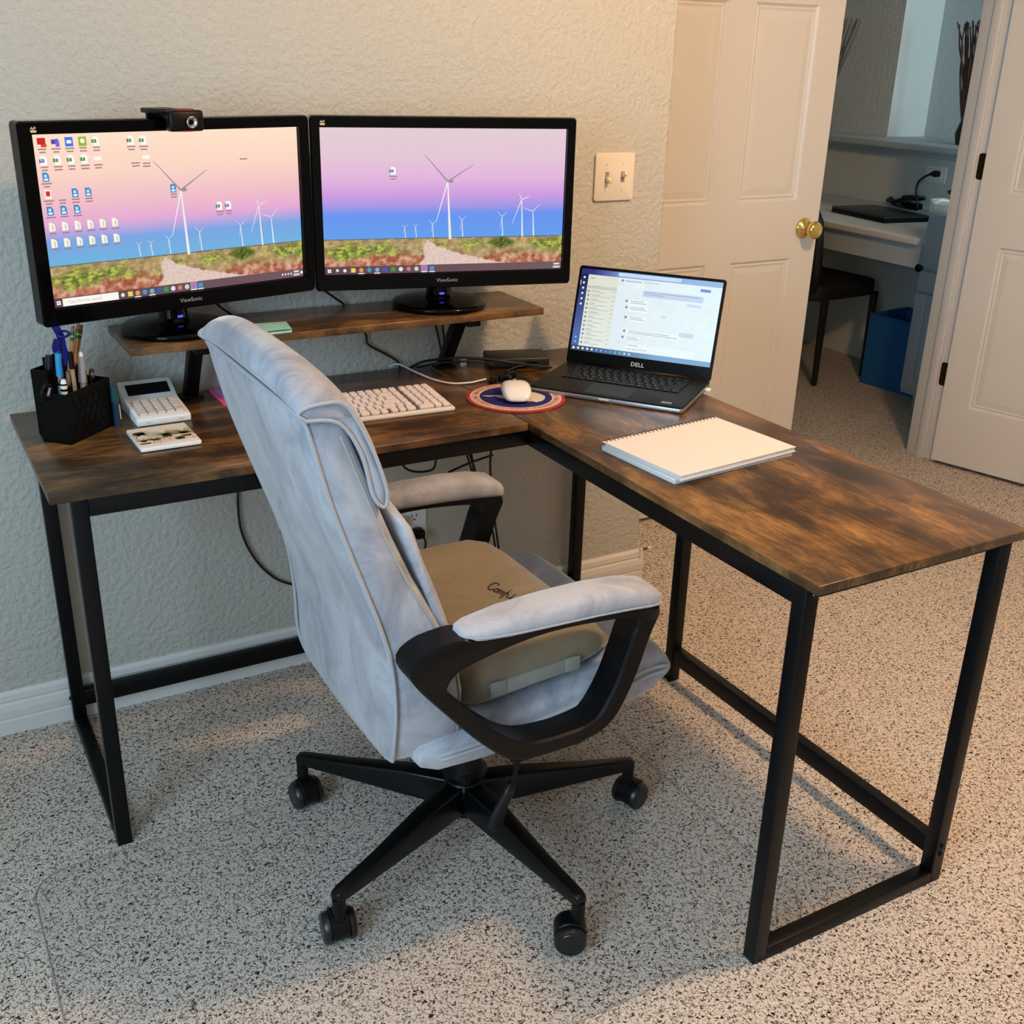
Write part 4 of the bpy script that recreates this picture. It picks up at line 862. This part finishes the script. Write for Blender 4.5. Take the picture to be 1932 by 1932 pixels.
for s in (-1, 1):
    ya, yb_ = s*.243, s*.295; e = .006
    def off(P_, Q_, k): return [(p[0]+(q[0]-p[0])*k, p[1]+(q[1]-p[1])*k) for p, q in zip(P_, Q_)]
    loops = [(O_, ya, 0), (O_, yb_, .0), (off(O_, I_, .12), yb_+s*.004, 0), (off(O_, I_, .88), yb_+s*.004, 0), (I_, yb_, 0), (I_, ya, 0)]
    rings = [[(p[0], y, p[1]) for p in P_] for P_, y, _ in loops]; rings.append(rings[0])
    ar = mk('armrest_frame', loft(rings, cap=False), mat('satin_black_arm', (7, 7, 9), .36, spec=.22), t, smooth=True); ar.data.set_sharp_from_angle(angle=radians(40))
    st = [(-.158, .640, .634, .012), (-.152, .645, .628, .022), (-.135, .650, .624, .029), (-.08, .658, .620, .034), (0, .663, .618, .036), (.08, .664, .616, .037), (.15, .659, .612, .037), (.19, .650, .608, .035), (.21, .634, .606, .028), (.218, .620, .608, .014)]
    mk('armrest_pad', loft([[(x, s*.27+p[0], (a+b)/2+p[1]) for p in sup(w_, (a-b)/2, 3, 24)] for x, a, b, w_ in st]), VELVET, t, smooth=True)
    mk('pad_seam', tube(cat([(x, s*(.27+.001)+s*w_*.99, b+.012) for x, a, b, w_ in st[1:-1]], 3), .0016, 5), STITCH if 0 else SEAMV, t, smooth=True)
    mk('arm_bracket', box(-.05, .09, min(s*.15, s*.27), max(s*.15, s*.27), .36, .385), BLK, t, bev=.006)
# column, hub, star base
mk('gas_column', cyl((0, 0, .10), (0, 0, .29), .0145, 20), mat('column_black', (22, 22, 24), .25), t, smooth=False)
mk('column_cover', lathe([(.016, .135), (.043, .158), (.045, .168), (.036, .176), (.030, .20), (.028, .285), (.001, .285)], 28), BLK, t, smooth=False)
mk('hub', lathe([(.001, .072), (.033, .072), (.037, .078), (.042, .14), (.036, .150), (.001, .150)], 28), BLK, t)
lg = loft([[(r_, y, z) for y, z in ((-a, z0), (-a*.85, z1), (a*.85, z1), (a, z0))] for r_, a, z0, z1 in ((.025, .026, .088, .147), (.12, .022, .088, .142), (.25, .0165, .092, .126), (.345, .014, .096, .118), (.362, .0115, .098, .115))])
WHEEL = mat('caster_black', (16, 16, 17), .35); L0 = None
sw = {0: 200, 72: 30, 144: 110, 216: 260, 288: 325}
for k in range(5):
    a = radians(-11+72*k)
    l_ = mk('base_leg', lg, mat('satin_black_base', (7, 8, 10), .3, spec=.28), t, bev=.004) if L0 is None else dup(L0, t); L0 = L0 or l_; l_.rotation_euler = (0, 0, a)
    ex, ey = .352*cos(a), .352*sin(a); sa = radians((200, 300, 95, 262, 330)[k]); M = Matrix.Translation((ex, ey, 0)) @ Matrix.Rotation(sa, 4, 'Z')
    cs = mk('caster', xf(join(cyl((0, 0, .05), (0, 0, .100), .012, 14), loft([[(p[0], y, p[1]) for p in sup(r_, r_, 2, 24, -.012, .0335)] for y, r_ in ((-.0165, .027), (-.0145, .029), (.0145, .029), (.0165, .027))])), M), BLK, t)
    for s in (-1, 1): mk('wheel', xf(lathe([(.001, s*.029), (.019, s*.029), (.0205, s*.0275), (.0255, s*.0285), (.0288, s*.024), (.0288, s*.0175), (.0255, s*.0168), (.001, s*.0168)], 28, (-.012, 0, .0288), 'y'), M), WHEEL, cs, smooth=True).data.set_sharp_from_angle(angle=radians(45))
lv = mk('height_lever', tube(cat([(.03, -.05, .315), (.02, -.14, .345), (.008, -.19, .345), (.0, -.205, .325), (-.008, -.205, .285), (-.016, -.205, .26)], 4), .004, 8), BLK, t, smooth=True)
mk('lever_paddle', loft([[(x+p[0], -.205+p[1], z) for p in sup(a, .006, 3, 14)] for x, z, a in ((-.014, .272, .008), (-.020, .25, .011), (-.034, .225, .013), (-.042, .205, .016), (-.044, .19, .015), (-.043, .183, .008))]), mat('paddle_black', (16, 18, 24), .35, spec=.3), lv, smooth=True)

# ------------------------------------------------------------------ seat cushion
t = thing('seat_cushion', 'taupe memory foam seat cushion with script lettering on the office chair', 'cushion', (CX, CY, .434))
SB = .434
CT = [(-.108, .505), (-.104, .53), (-.095, .548), (-.08, .558), (-.05, .562), (0, .563), (.06, .563), (.11, .560), (.145, .548), (.168, .530), (.185, .510), (.195, .500)]
def ctop(x):
    for (a_, c_), (d_, f_) in zip(CT, CT[1:]):
        if x <= d_: return c_+(f_-c_)*(max(x, a_)-a_)/(d_-a_)-SB
    return CT[-1][1]-SB
wd_ = [.17, .195, .21, .22, .223, .223, .223, .222, .216, .206, .19, .17]
rings = []
for (x, zt), w_ in zip(CT, wd_):
    zb_ = max(seat_top(x), 0)+.005-SB; zt -= SB
    if zt-zb_ < .014: zb_ = zt-.014
    rings.append([(x, p[0], (zt+zb_)/2+p[1]-(.008*(1-(p[0]/w_)**2) if p[1] > 0 and x < .1 else 0)) for p in sup(w_, (zt-zb_)/2, 4.5, 40)])
cu = mk('cover', loft(rings), CUSH, t, smooth=True)
def side(x, y): p = aty(x, y, CY-.2235); return p-Vector((CX, CY, SB))
q = [side(*p) for p in ((922, 1292), (1086, 1237), (1091, 1258), (928, 1315))]
mk('carry_strap', ([tuple(p+Vector((0, dy, 0))) for dy in (.004, -.004) for p in q], [(0, 3, 2, 1), (4, 5, 6, 7), (0, 1, 5, 4), (1, 2, 6, 5), (2, 3, 7, 6), (3, 0, 4, 7)]), CUSHS, t, bev=.0015)
for (x, y) in ((938, 1296), (1078, 1250)):
    c_ = side(x, y); mk('strap_patch', cbox((c_.x, c_.y-.005, c_.z), (.028, .003, .026)), CUSHS, t, bev=.001)
# script lettering "ComfiLife" in strokes
STR = {'C': [[(.75, .85), (.6, 1.0), (.3, .95), (.05, .6), (.05, .25), (.25, .0), (.55, .05), (.8, .25)]], 'o': [[(.3, .45), (.1, .3), (.1, .1), (.3, 0), (.5, .15), (.45, .38), (.3, .45), (.55, .42)]],
       'm': [[(0, .4), (.1, .45), (.1, 0)], [(.1, .25), (.25, .45), (.35, .4), (.35, 0)], [(.35, .25), (.5, .45), (.6, .4), (.6, .05), (.7, 0)]], 'f': [[(.55, .9), (.4, 1.0), (.28, .8), (.2, .2), (.12, -.3), (0, -.3)], [(.05, .45), (.45, .48)]],
       'i': [[(.05, .45), (.12, .05), (.25, .02)], [(.16, .68), (.18, .72)]], 'L': [[(.65, .95), (.5, 1.0), (.38, .8), (.28, .3), (.1, .02), (.3, .1), (.55, 0), (.75, .1)]], 'l': [[(.2, .9), (.05, .1), (.2, 0)]], 'e': [[(.05, .22), (.4, .28), (.35, .45), (.15, .42), (.05, .2), (.15, 0), (.45, .1)]]}
P0 = atz(918, 1109, .556)-Vector((CX, CY, SB)); P1 = atz(975, 1137, .556)-Vector((CX, CY, SB))
Ud = Vector((P1.x-P0.x, P1.y-P0.y, 0)); Ud.normalize(); V0 = atz(922, 1088, .556)-Vector((CX, CY, SB))-P0; Vd = Vector((V0.x, V0.y, 0)); Vd -= Ud*Vd.dot(Ud)*.6; Vd.normalize()
u = 0; SZl = .0205; tubes = []
for ch, adv in zip('ComfiLife', (.75, .5, .68, .42, .3, .72, .25, .42, .5)):
    for s_ in STR[ch]:
        pts = []
        for a, b in cat([(p[0], p[1], 0) for p in s_], 3) if 0 else [(p.x, p.y) for p in cat([(p[0], p[1], 0) for p in s_], 3)]:
            w_ = P0+Ud*((u+a)*SZl)+Vd*(b*SZl*1.45); w_.z = ctop(w_.x)-.008*(1-(w_.y/.22)**2)+.0005; pts.append(w_)
        tubes.append(tube(pts, .0016, 5))
    u += adv
mk('script_lettering', join(*tubes), mat('dark_thread', (38, 24, 22), .7), t)

# ------------------------------------------------------------------ chair mat
m = mat('clear_vinyl', (230, 232, 235), .2); nt = m.node_tree; b = nt.nodes['Principled BSDF']; out = nt.nodes['Material Output']
tr = nd(m, 'ShaderNodeBsdfTransparent'); tr.inputs[0].default_value = (.975, .982, .99, 1); mx = nd(m, 'ShaderNodeMixShader'); gl = nd(m, 'ShaderNodeBsdfGlossy'); gl.inputs['Roughness'].default_value = .22
mx.inputs[0].default_value = .06; lk(m, tr.outputs[0], mx.inputs[1]); lk(m, gl.outputs[0], mx.inputs[2]); lk(m, mx.outputs[0], out.inputs['Surface'])
n = tex(m, 220, detail=1); bp = nd(m, 'ShaderNodeBump'); bp.inputs['Strength'].default_value = .3; bp.inputs['Distance'].default_value = .002; lk(m, n.outputs['Fac'], bp.inputs['Height']); lk(m, bp.outputs[0], gl.inputs['Normal'])
t = thing('chair_mat', 'clear plastic chair mat on the carpet under the office chair', 'chair mat', (-.435, -.9125, 0))
mk('sheet', prism(rrect(1.25, .765, .07, 6), -.001, .0025), m, t)
mk('rim', tube([(a_, b_, .0012) for a_, b_ in rrect(1.2515, .7665, .07, 6)], .0011, 6, closed=True), mat('grey_vinyl_edge', (158, 148, 138), .4), t, smooth=True)

# ------------------------------------------------------------------ hall seen through the doorway
HC = mat('hall_paint', (176, 186, 190), .5); HCAB = mat('hall_cabinet_paint', (150, 162, 172), .45); LAM = wallmat('laminate_top', (196, 194, 190), 300, .02); LAM.node_tree.nodes['Principled BSDF'].inputs['Roughness'].default_value = .3
t = thing('built_in_desk', 'long built-in hall counter with grey front seen through the doorway', 'counter', (3.0, 1.9, 0))
mk('countertop', box(2.715, 3.3, .895, 3.2, .732, .76), LAM, t, world=True, bev=.004); mk('apron', box(2.75, 2.77, .895, 3.2, .632, .732), HC, t, world=True); mk('backsplash', box(3.272, 3.3, 1.25, 3.2, .76, .792), HC, t, world=True)
t = thing('hall_cabinet', 'grey hall drawer cabinet beside the counter behind the right jamb', 'cabinet', (3.0, .58, 0))
mk('body', box(2.765, 3.298, .26, .89, .09, .862), HCAB, t, world=True); mk('plinth', box(2.84, 3.298, .27, .88, 0, .09), HCAB, t, world=True)
mk('drawer_front', box(2.747, 2.765, .285, .88, .64, .84), HCAB, t, world=True, bev=.003)
dw = mk('drawer_front', box(2.747, 2.765, .285, .88, .545, .63), HCAB, t, world=True, bev=.003)
dd = join(box(2.747, 2.765, .82, .88, .11, .535), box(2.747, 2.765, .285, .345, .11, .535), box(2.747, 2.765, .345, .82, .475, .535), box(2.747, 2.765, .345, .82, .11, .17)); d_ = mk('cabinet_door', dd, HCAB, t, world=True, bev=.002); mk('door_panel', box(2.756, 2.765, .345, .82, .17, .475), HCAB, d_, world=True)
kp_ = atx(1740, 505, 2.747); mk('knob', lathe([(.001, 2.715), (.013, 2.716), (.017, 2.722), (.015, 2.73), (.007, 2.735), (.006, 2.748), (.001, 2.748)], 18, (0, kp_.y, kp_.z), 'x'), BLK, dw, world=True, smooth=True)
o = struct('trim_5', join(box(3.19, 3.68, -1.5, 3.2, 1.062, 1.092), box(3.27, 3.3, -1.5, 3.2, 1.03, 1.062), box(3.25, 3.3, -1.5, 3.2, 1.0455, 1.062)), HC, 'painted ledge running along the hall wall', bev=.004)
# outlet with plug and lamp cord
oc = (atx(1748, 313, 3.3)+atx(1786, 345, 3.3))/2
t = thing('wall_outlet', 'white double outlet on the hall wall above the counter', 'outlet', (3.3, oc.y, oc.z))
mk('outlet_plate', prism([(a, b) for a, b in rrect(.118, .075, .005)], -.006, 0, 'x'), WHT, t, bev=.002)
for y in (-.025, .025): mk('socket_face', prism(rrect(.03, .036, .006, 4, y, 0), -.008, -.005, 'x'), WHT, t)
pc_ = atx(1768, 328, 3.29); t = thing('power_plug', 'black plug in the hall outlet with a cord curving down', 'plug', (3.292, pc_.y, pc_.z))
mk('plug_body', loft([[(x, p[0], p[1]) for p in sup(a, a*.8, 3, 12)] for x, a in ((0, .018), (-.02, .018), (-.03, .011), (-.045, .008))]), BLK, t)
mk('cord', tube(cat([(-.04, .005, 0)]+[atx(x, y, 3.24)-Vector((3.292, pc_.y, pc_.z)) for x, y in ((1742, 335), (1732, 345), (1728, 360), (1730, 375), (1731, 392))], 5), .005, 8), CABLE, t, smooth=True)
# closed laptop and cords on the counter
lc2 = atz(1668, 398, .785); t = thing('laptop', 'closed dark green-black laptop lying on the hall counter', 'laptop', (lc2.x-.03, lc2.y, .7605), radians(-8))
GRB = mat('dark_green_shell', (18, 32, 28), .4); mk('lower_half', prism(rrect(.26, .40, .012), .0, .016), BLK, t, bev=.002); mk('lid', prism(rrect(.26, .40, .012), .017, .027), GRB, t, bev=.003)
pl = atz(1712, 388, .80); t = thing('coiled_cord', 'tangled black power cord heaped on the closed hall laptop', 'cord', (pl.x, pl.y, .787))
for i in range(5):
    r_ = .045+.012*(i % 3); c_ = Vector((random.uniform(-.03, .03), random.uniform(-.07, .06), .008+i*.009)); ax = random.uniform(-.3, .3)
    mk('coil', tube([c_+Vector((r_*cos(a)*.7, r_*sin(a), .012*sin(a+i)+.012)) for a in [2*pi*j/20 for j in range(20)]], .0065, 7, closed=True), CABLE, t, smooth=True)
mk('adapter_brick', cbox((.0, -.03, .015), (.05, .10, .03)), BLK, t, bev=.005)
pm = atz(1765, 398, .81); t = thing('folded_cloth', 'crumpled white cloth on top of the hall cabinet', 'cloth', (2.92, .845, .862))
V, Fc = prism(rrect(.26, .20, .03, 3), 0, .045); bmv = loft([[(p[0]*k+random.uniform(-.006, .006), p[1]*k+random.uniform(-.006, .006), z+random.uniform(-.006, .006) if z > .002 else z) for p in sup(.13, .10, 4, 28)] for z, k in ((0, 1), (.02, 1.03), (.042, .98), (.05, .8), (.047, .5), (.05, .2))])
mk('fabric', bmv, mat('white_cloth', (225, 222, 216), .9), t); mk('folded_edge', xf(prism(rrect(.22, .03, .01, 2), 0, .012), Matrix.Translation((-.0, .085, .04))), MATS['white_cloth'], t)
t = thing('sandals', 'black rounded case resting on the white cloth in the hall', 'case', (2.93, .86, .916)); t.name = 'spectacle_case'; ROOT['spectacle_case'] = ROOT['sandals']; t['category'] = 'case'
mk('shell', loft([[(p[0], y, .022+p[1]) for p in sup(a, a*.55, 2.4, 18)] for y, a in ((-.09, .012), (-.08, .03), (-.04, .038), (.03, .036), (.07, .022), (.09, .008))]), BLK, t, smooth=True); mk('lid', loft([[(p[0]+.0, y, .05+p[1]) for p in sup(a, a*.7, 2.4, 18)] for y, a in ((-.09, .012), (-.07, .028), (-.03, .026), (-.01, .01))]), BLK, t, smooth=True)
# blue bin
b0, b1 = Vector((2.955, 1.30, 0)), Vector((2.99, .935, 0)); an = math.atan2(b1.y-b0.y, b1.x-b0.x)
t = thing('storage_bin', 'blue fabric storage bin standing under the hall counter', 'bin', b0, an); L_ = (b1-b0).length
BLU = mat('blue_fabric', (10, 84, 140), .75); th = .006; zt = .34
for nm, bx_ in (('side_panel', box(0, L_, 0, th, 0, zt)), ('side_panel', box(0, L_, .28-th, .28, 0, zt)), ('side_panel', box(0, th, th, .28-th, 0, zt)), ('side_panel', box(L_-th, L_, th, .28-th, 0, zt))): mk(nm, bx_, BLU, t)
mk('bottom_panel', box(th, L_-th, th, .28-th, 0, .006), BLU, t); mk('rim', join(box(-.002, L_+.002, -.002, th+.001, zt-.012, zt+.001)), mat('dark_blue_rim', (14, 70, 130), .7), t)
# hall chair
DK = mat('chair_black', (12, 12, 13), .7)
f0 = atz(1535, 727, 0); t = thing('hall_chair', 'black side chair pulled up to the hall counter', 'chair', (2.84, 1.50, 0), radians(4))
fl = ROOT['hall_chair'].inverted() @ Vector((f0.x, f0.y, 0)); xb = fl.x; yb2 = fl.y
for x, y in ((xb, yb2), (xb, .30), (.20, yb2), (.20, .30)): mk('leg', loft([[(x+p[0], y+p[1], z) for p in rrect(a, a, .004, 2)] for z, a in ((0, .022), (.42, .03))]), DK, t)
mk('seat', prism(rrect(.46, .46, .08, 5, .02, .10), .40, .475), DK, t, bev=.015)
mk('backrest', xf(loft([[(p[0]-.0, p[1]+.09, z) for p in sup(.03, w_, 5, 24)] for z, w_ in ((.44, .20), (.55, .20), (.66, .19), (.76, .175), (.81, .14))]), Matrix.Translation((-.18, 0, 0))), DK, t, smooth=True)
# bundles of bare branches standing on the ledge
BR = mat('dark_branch', (84, 54, 40), .7); BR2 = mat('pale_branch', (110, 98, 84), .7)
def branches(label, base, tops, m, seed):
    random.seed(seed); t = thing('branch_bundle', label, 'branches', base, group=None)
    mk('vase', lathe([(.001, 0), (.035, 0), (.045, .05), (.03, .10), (.02, .13), (.024, .14), (.018, .14), (.015, .12)], 18), mat('dark_vase', (45, 38, 36), .3), t, smooth=True)
    B = Vector(base)
    for p in tops:
        d = Vector(p)-B; pts = [Vector((0, 0, .02))]
        for k in (.35, .6, .8, 1): pts.append(d*k+Vector((random.uniform(-.008, .008), random.uniform(-.012, .012), 0)))
        mk('branch', tube(cat(pts, 4), [.0068-.0040*i/16 for i in range(17)], 5), m, t, smooth=True)
tops = [atx(x, y, 3.40) for x, y in ((1811, 42), (1820, 41), (1824, 40), (1830, 42), (1834, 39), (1838, 40), (1843, 39), (1848, 38), (1852, 38), (1857, 37), (1862, 36), (1815, 46), (1868, 40), (1874, 42), (1817, 44), (1827, 43), (1836, 44), (1846, 42), (1854, 43), (1822, 48), (1832, 50), (1841, 47))]
bs = atx(1812, 262, 3.40); branches('dark bare branch bundle with fanned tops beside the right jamb', (3.40, bs.y-.02, 1.092), tops, BR, 3)
tops = [atx(x, y, 3.34) for x, y in ((1602, 33), (1607, 34), (1613, 35), (1617, 35), (1622, 36), (1626, 38), (1595, 36), (1588, 38))]
bs = atx(1530, 262, 3.34); branches('pale bare branch bundle leaning out behind the brass-knobbed door', (3.34, bs.y, 1.092), tops, BR2, 5)
# ceiling fixture over the room
t = thing('ceiling_lamp', 'round white ceiling lamp canopy above the room', 'lamp', (LAMP[0], LAMP[1], 2.44))
mk('canopy', lathe([(.001, 0), (.09, 0), (.09, -.02), (.05, -.035), (.001, -.035)], 28), WHT, t); mk('socket', cyl((0, 0, -.035), (0, 0, -.09), .02, 16), WHT, t)
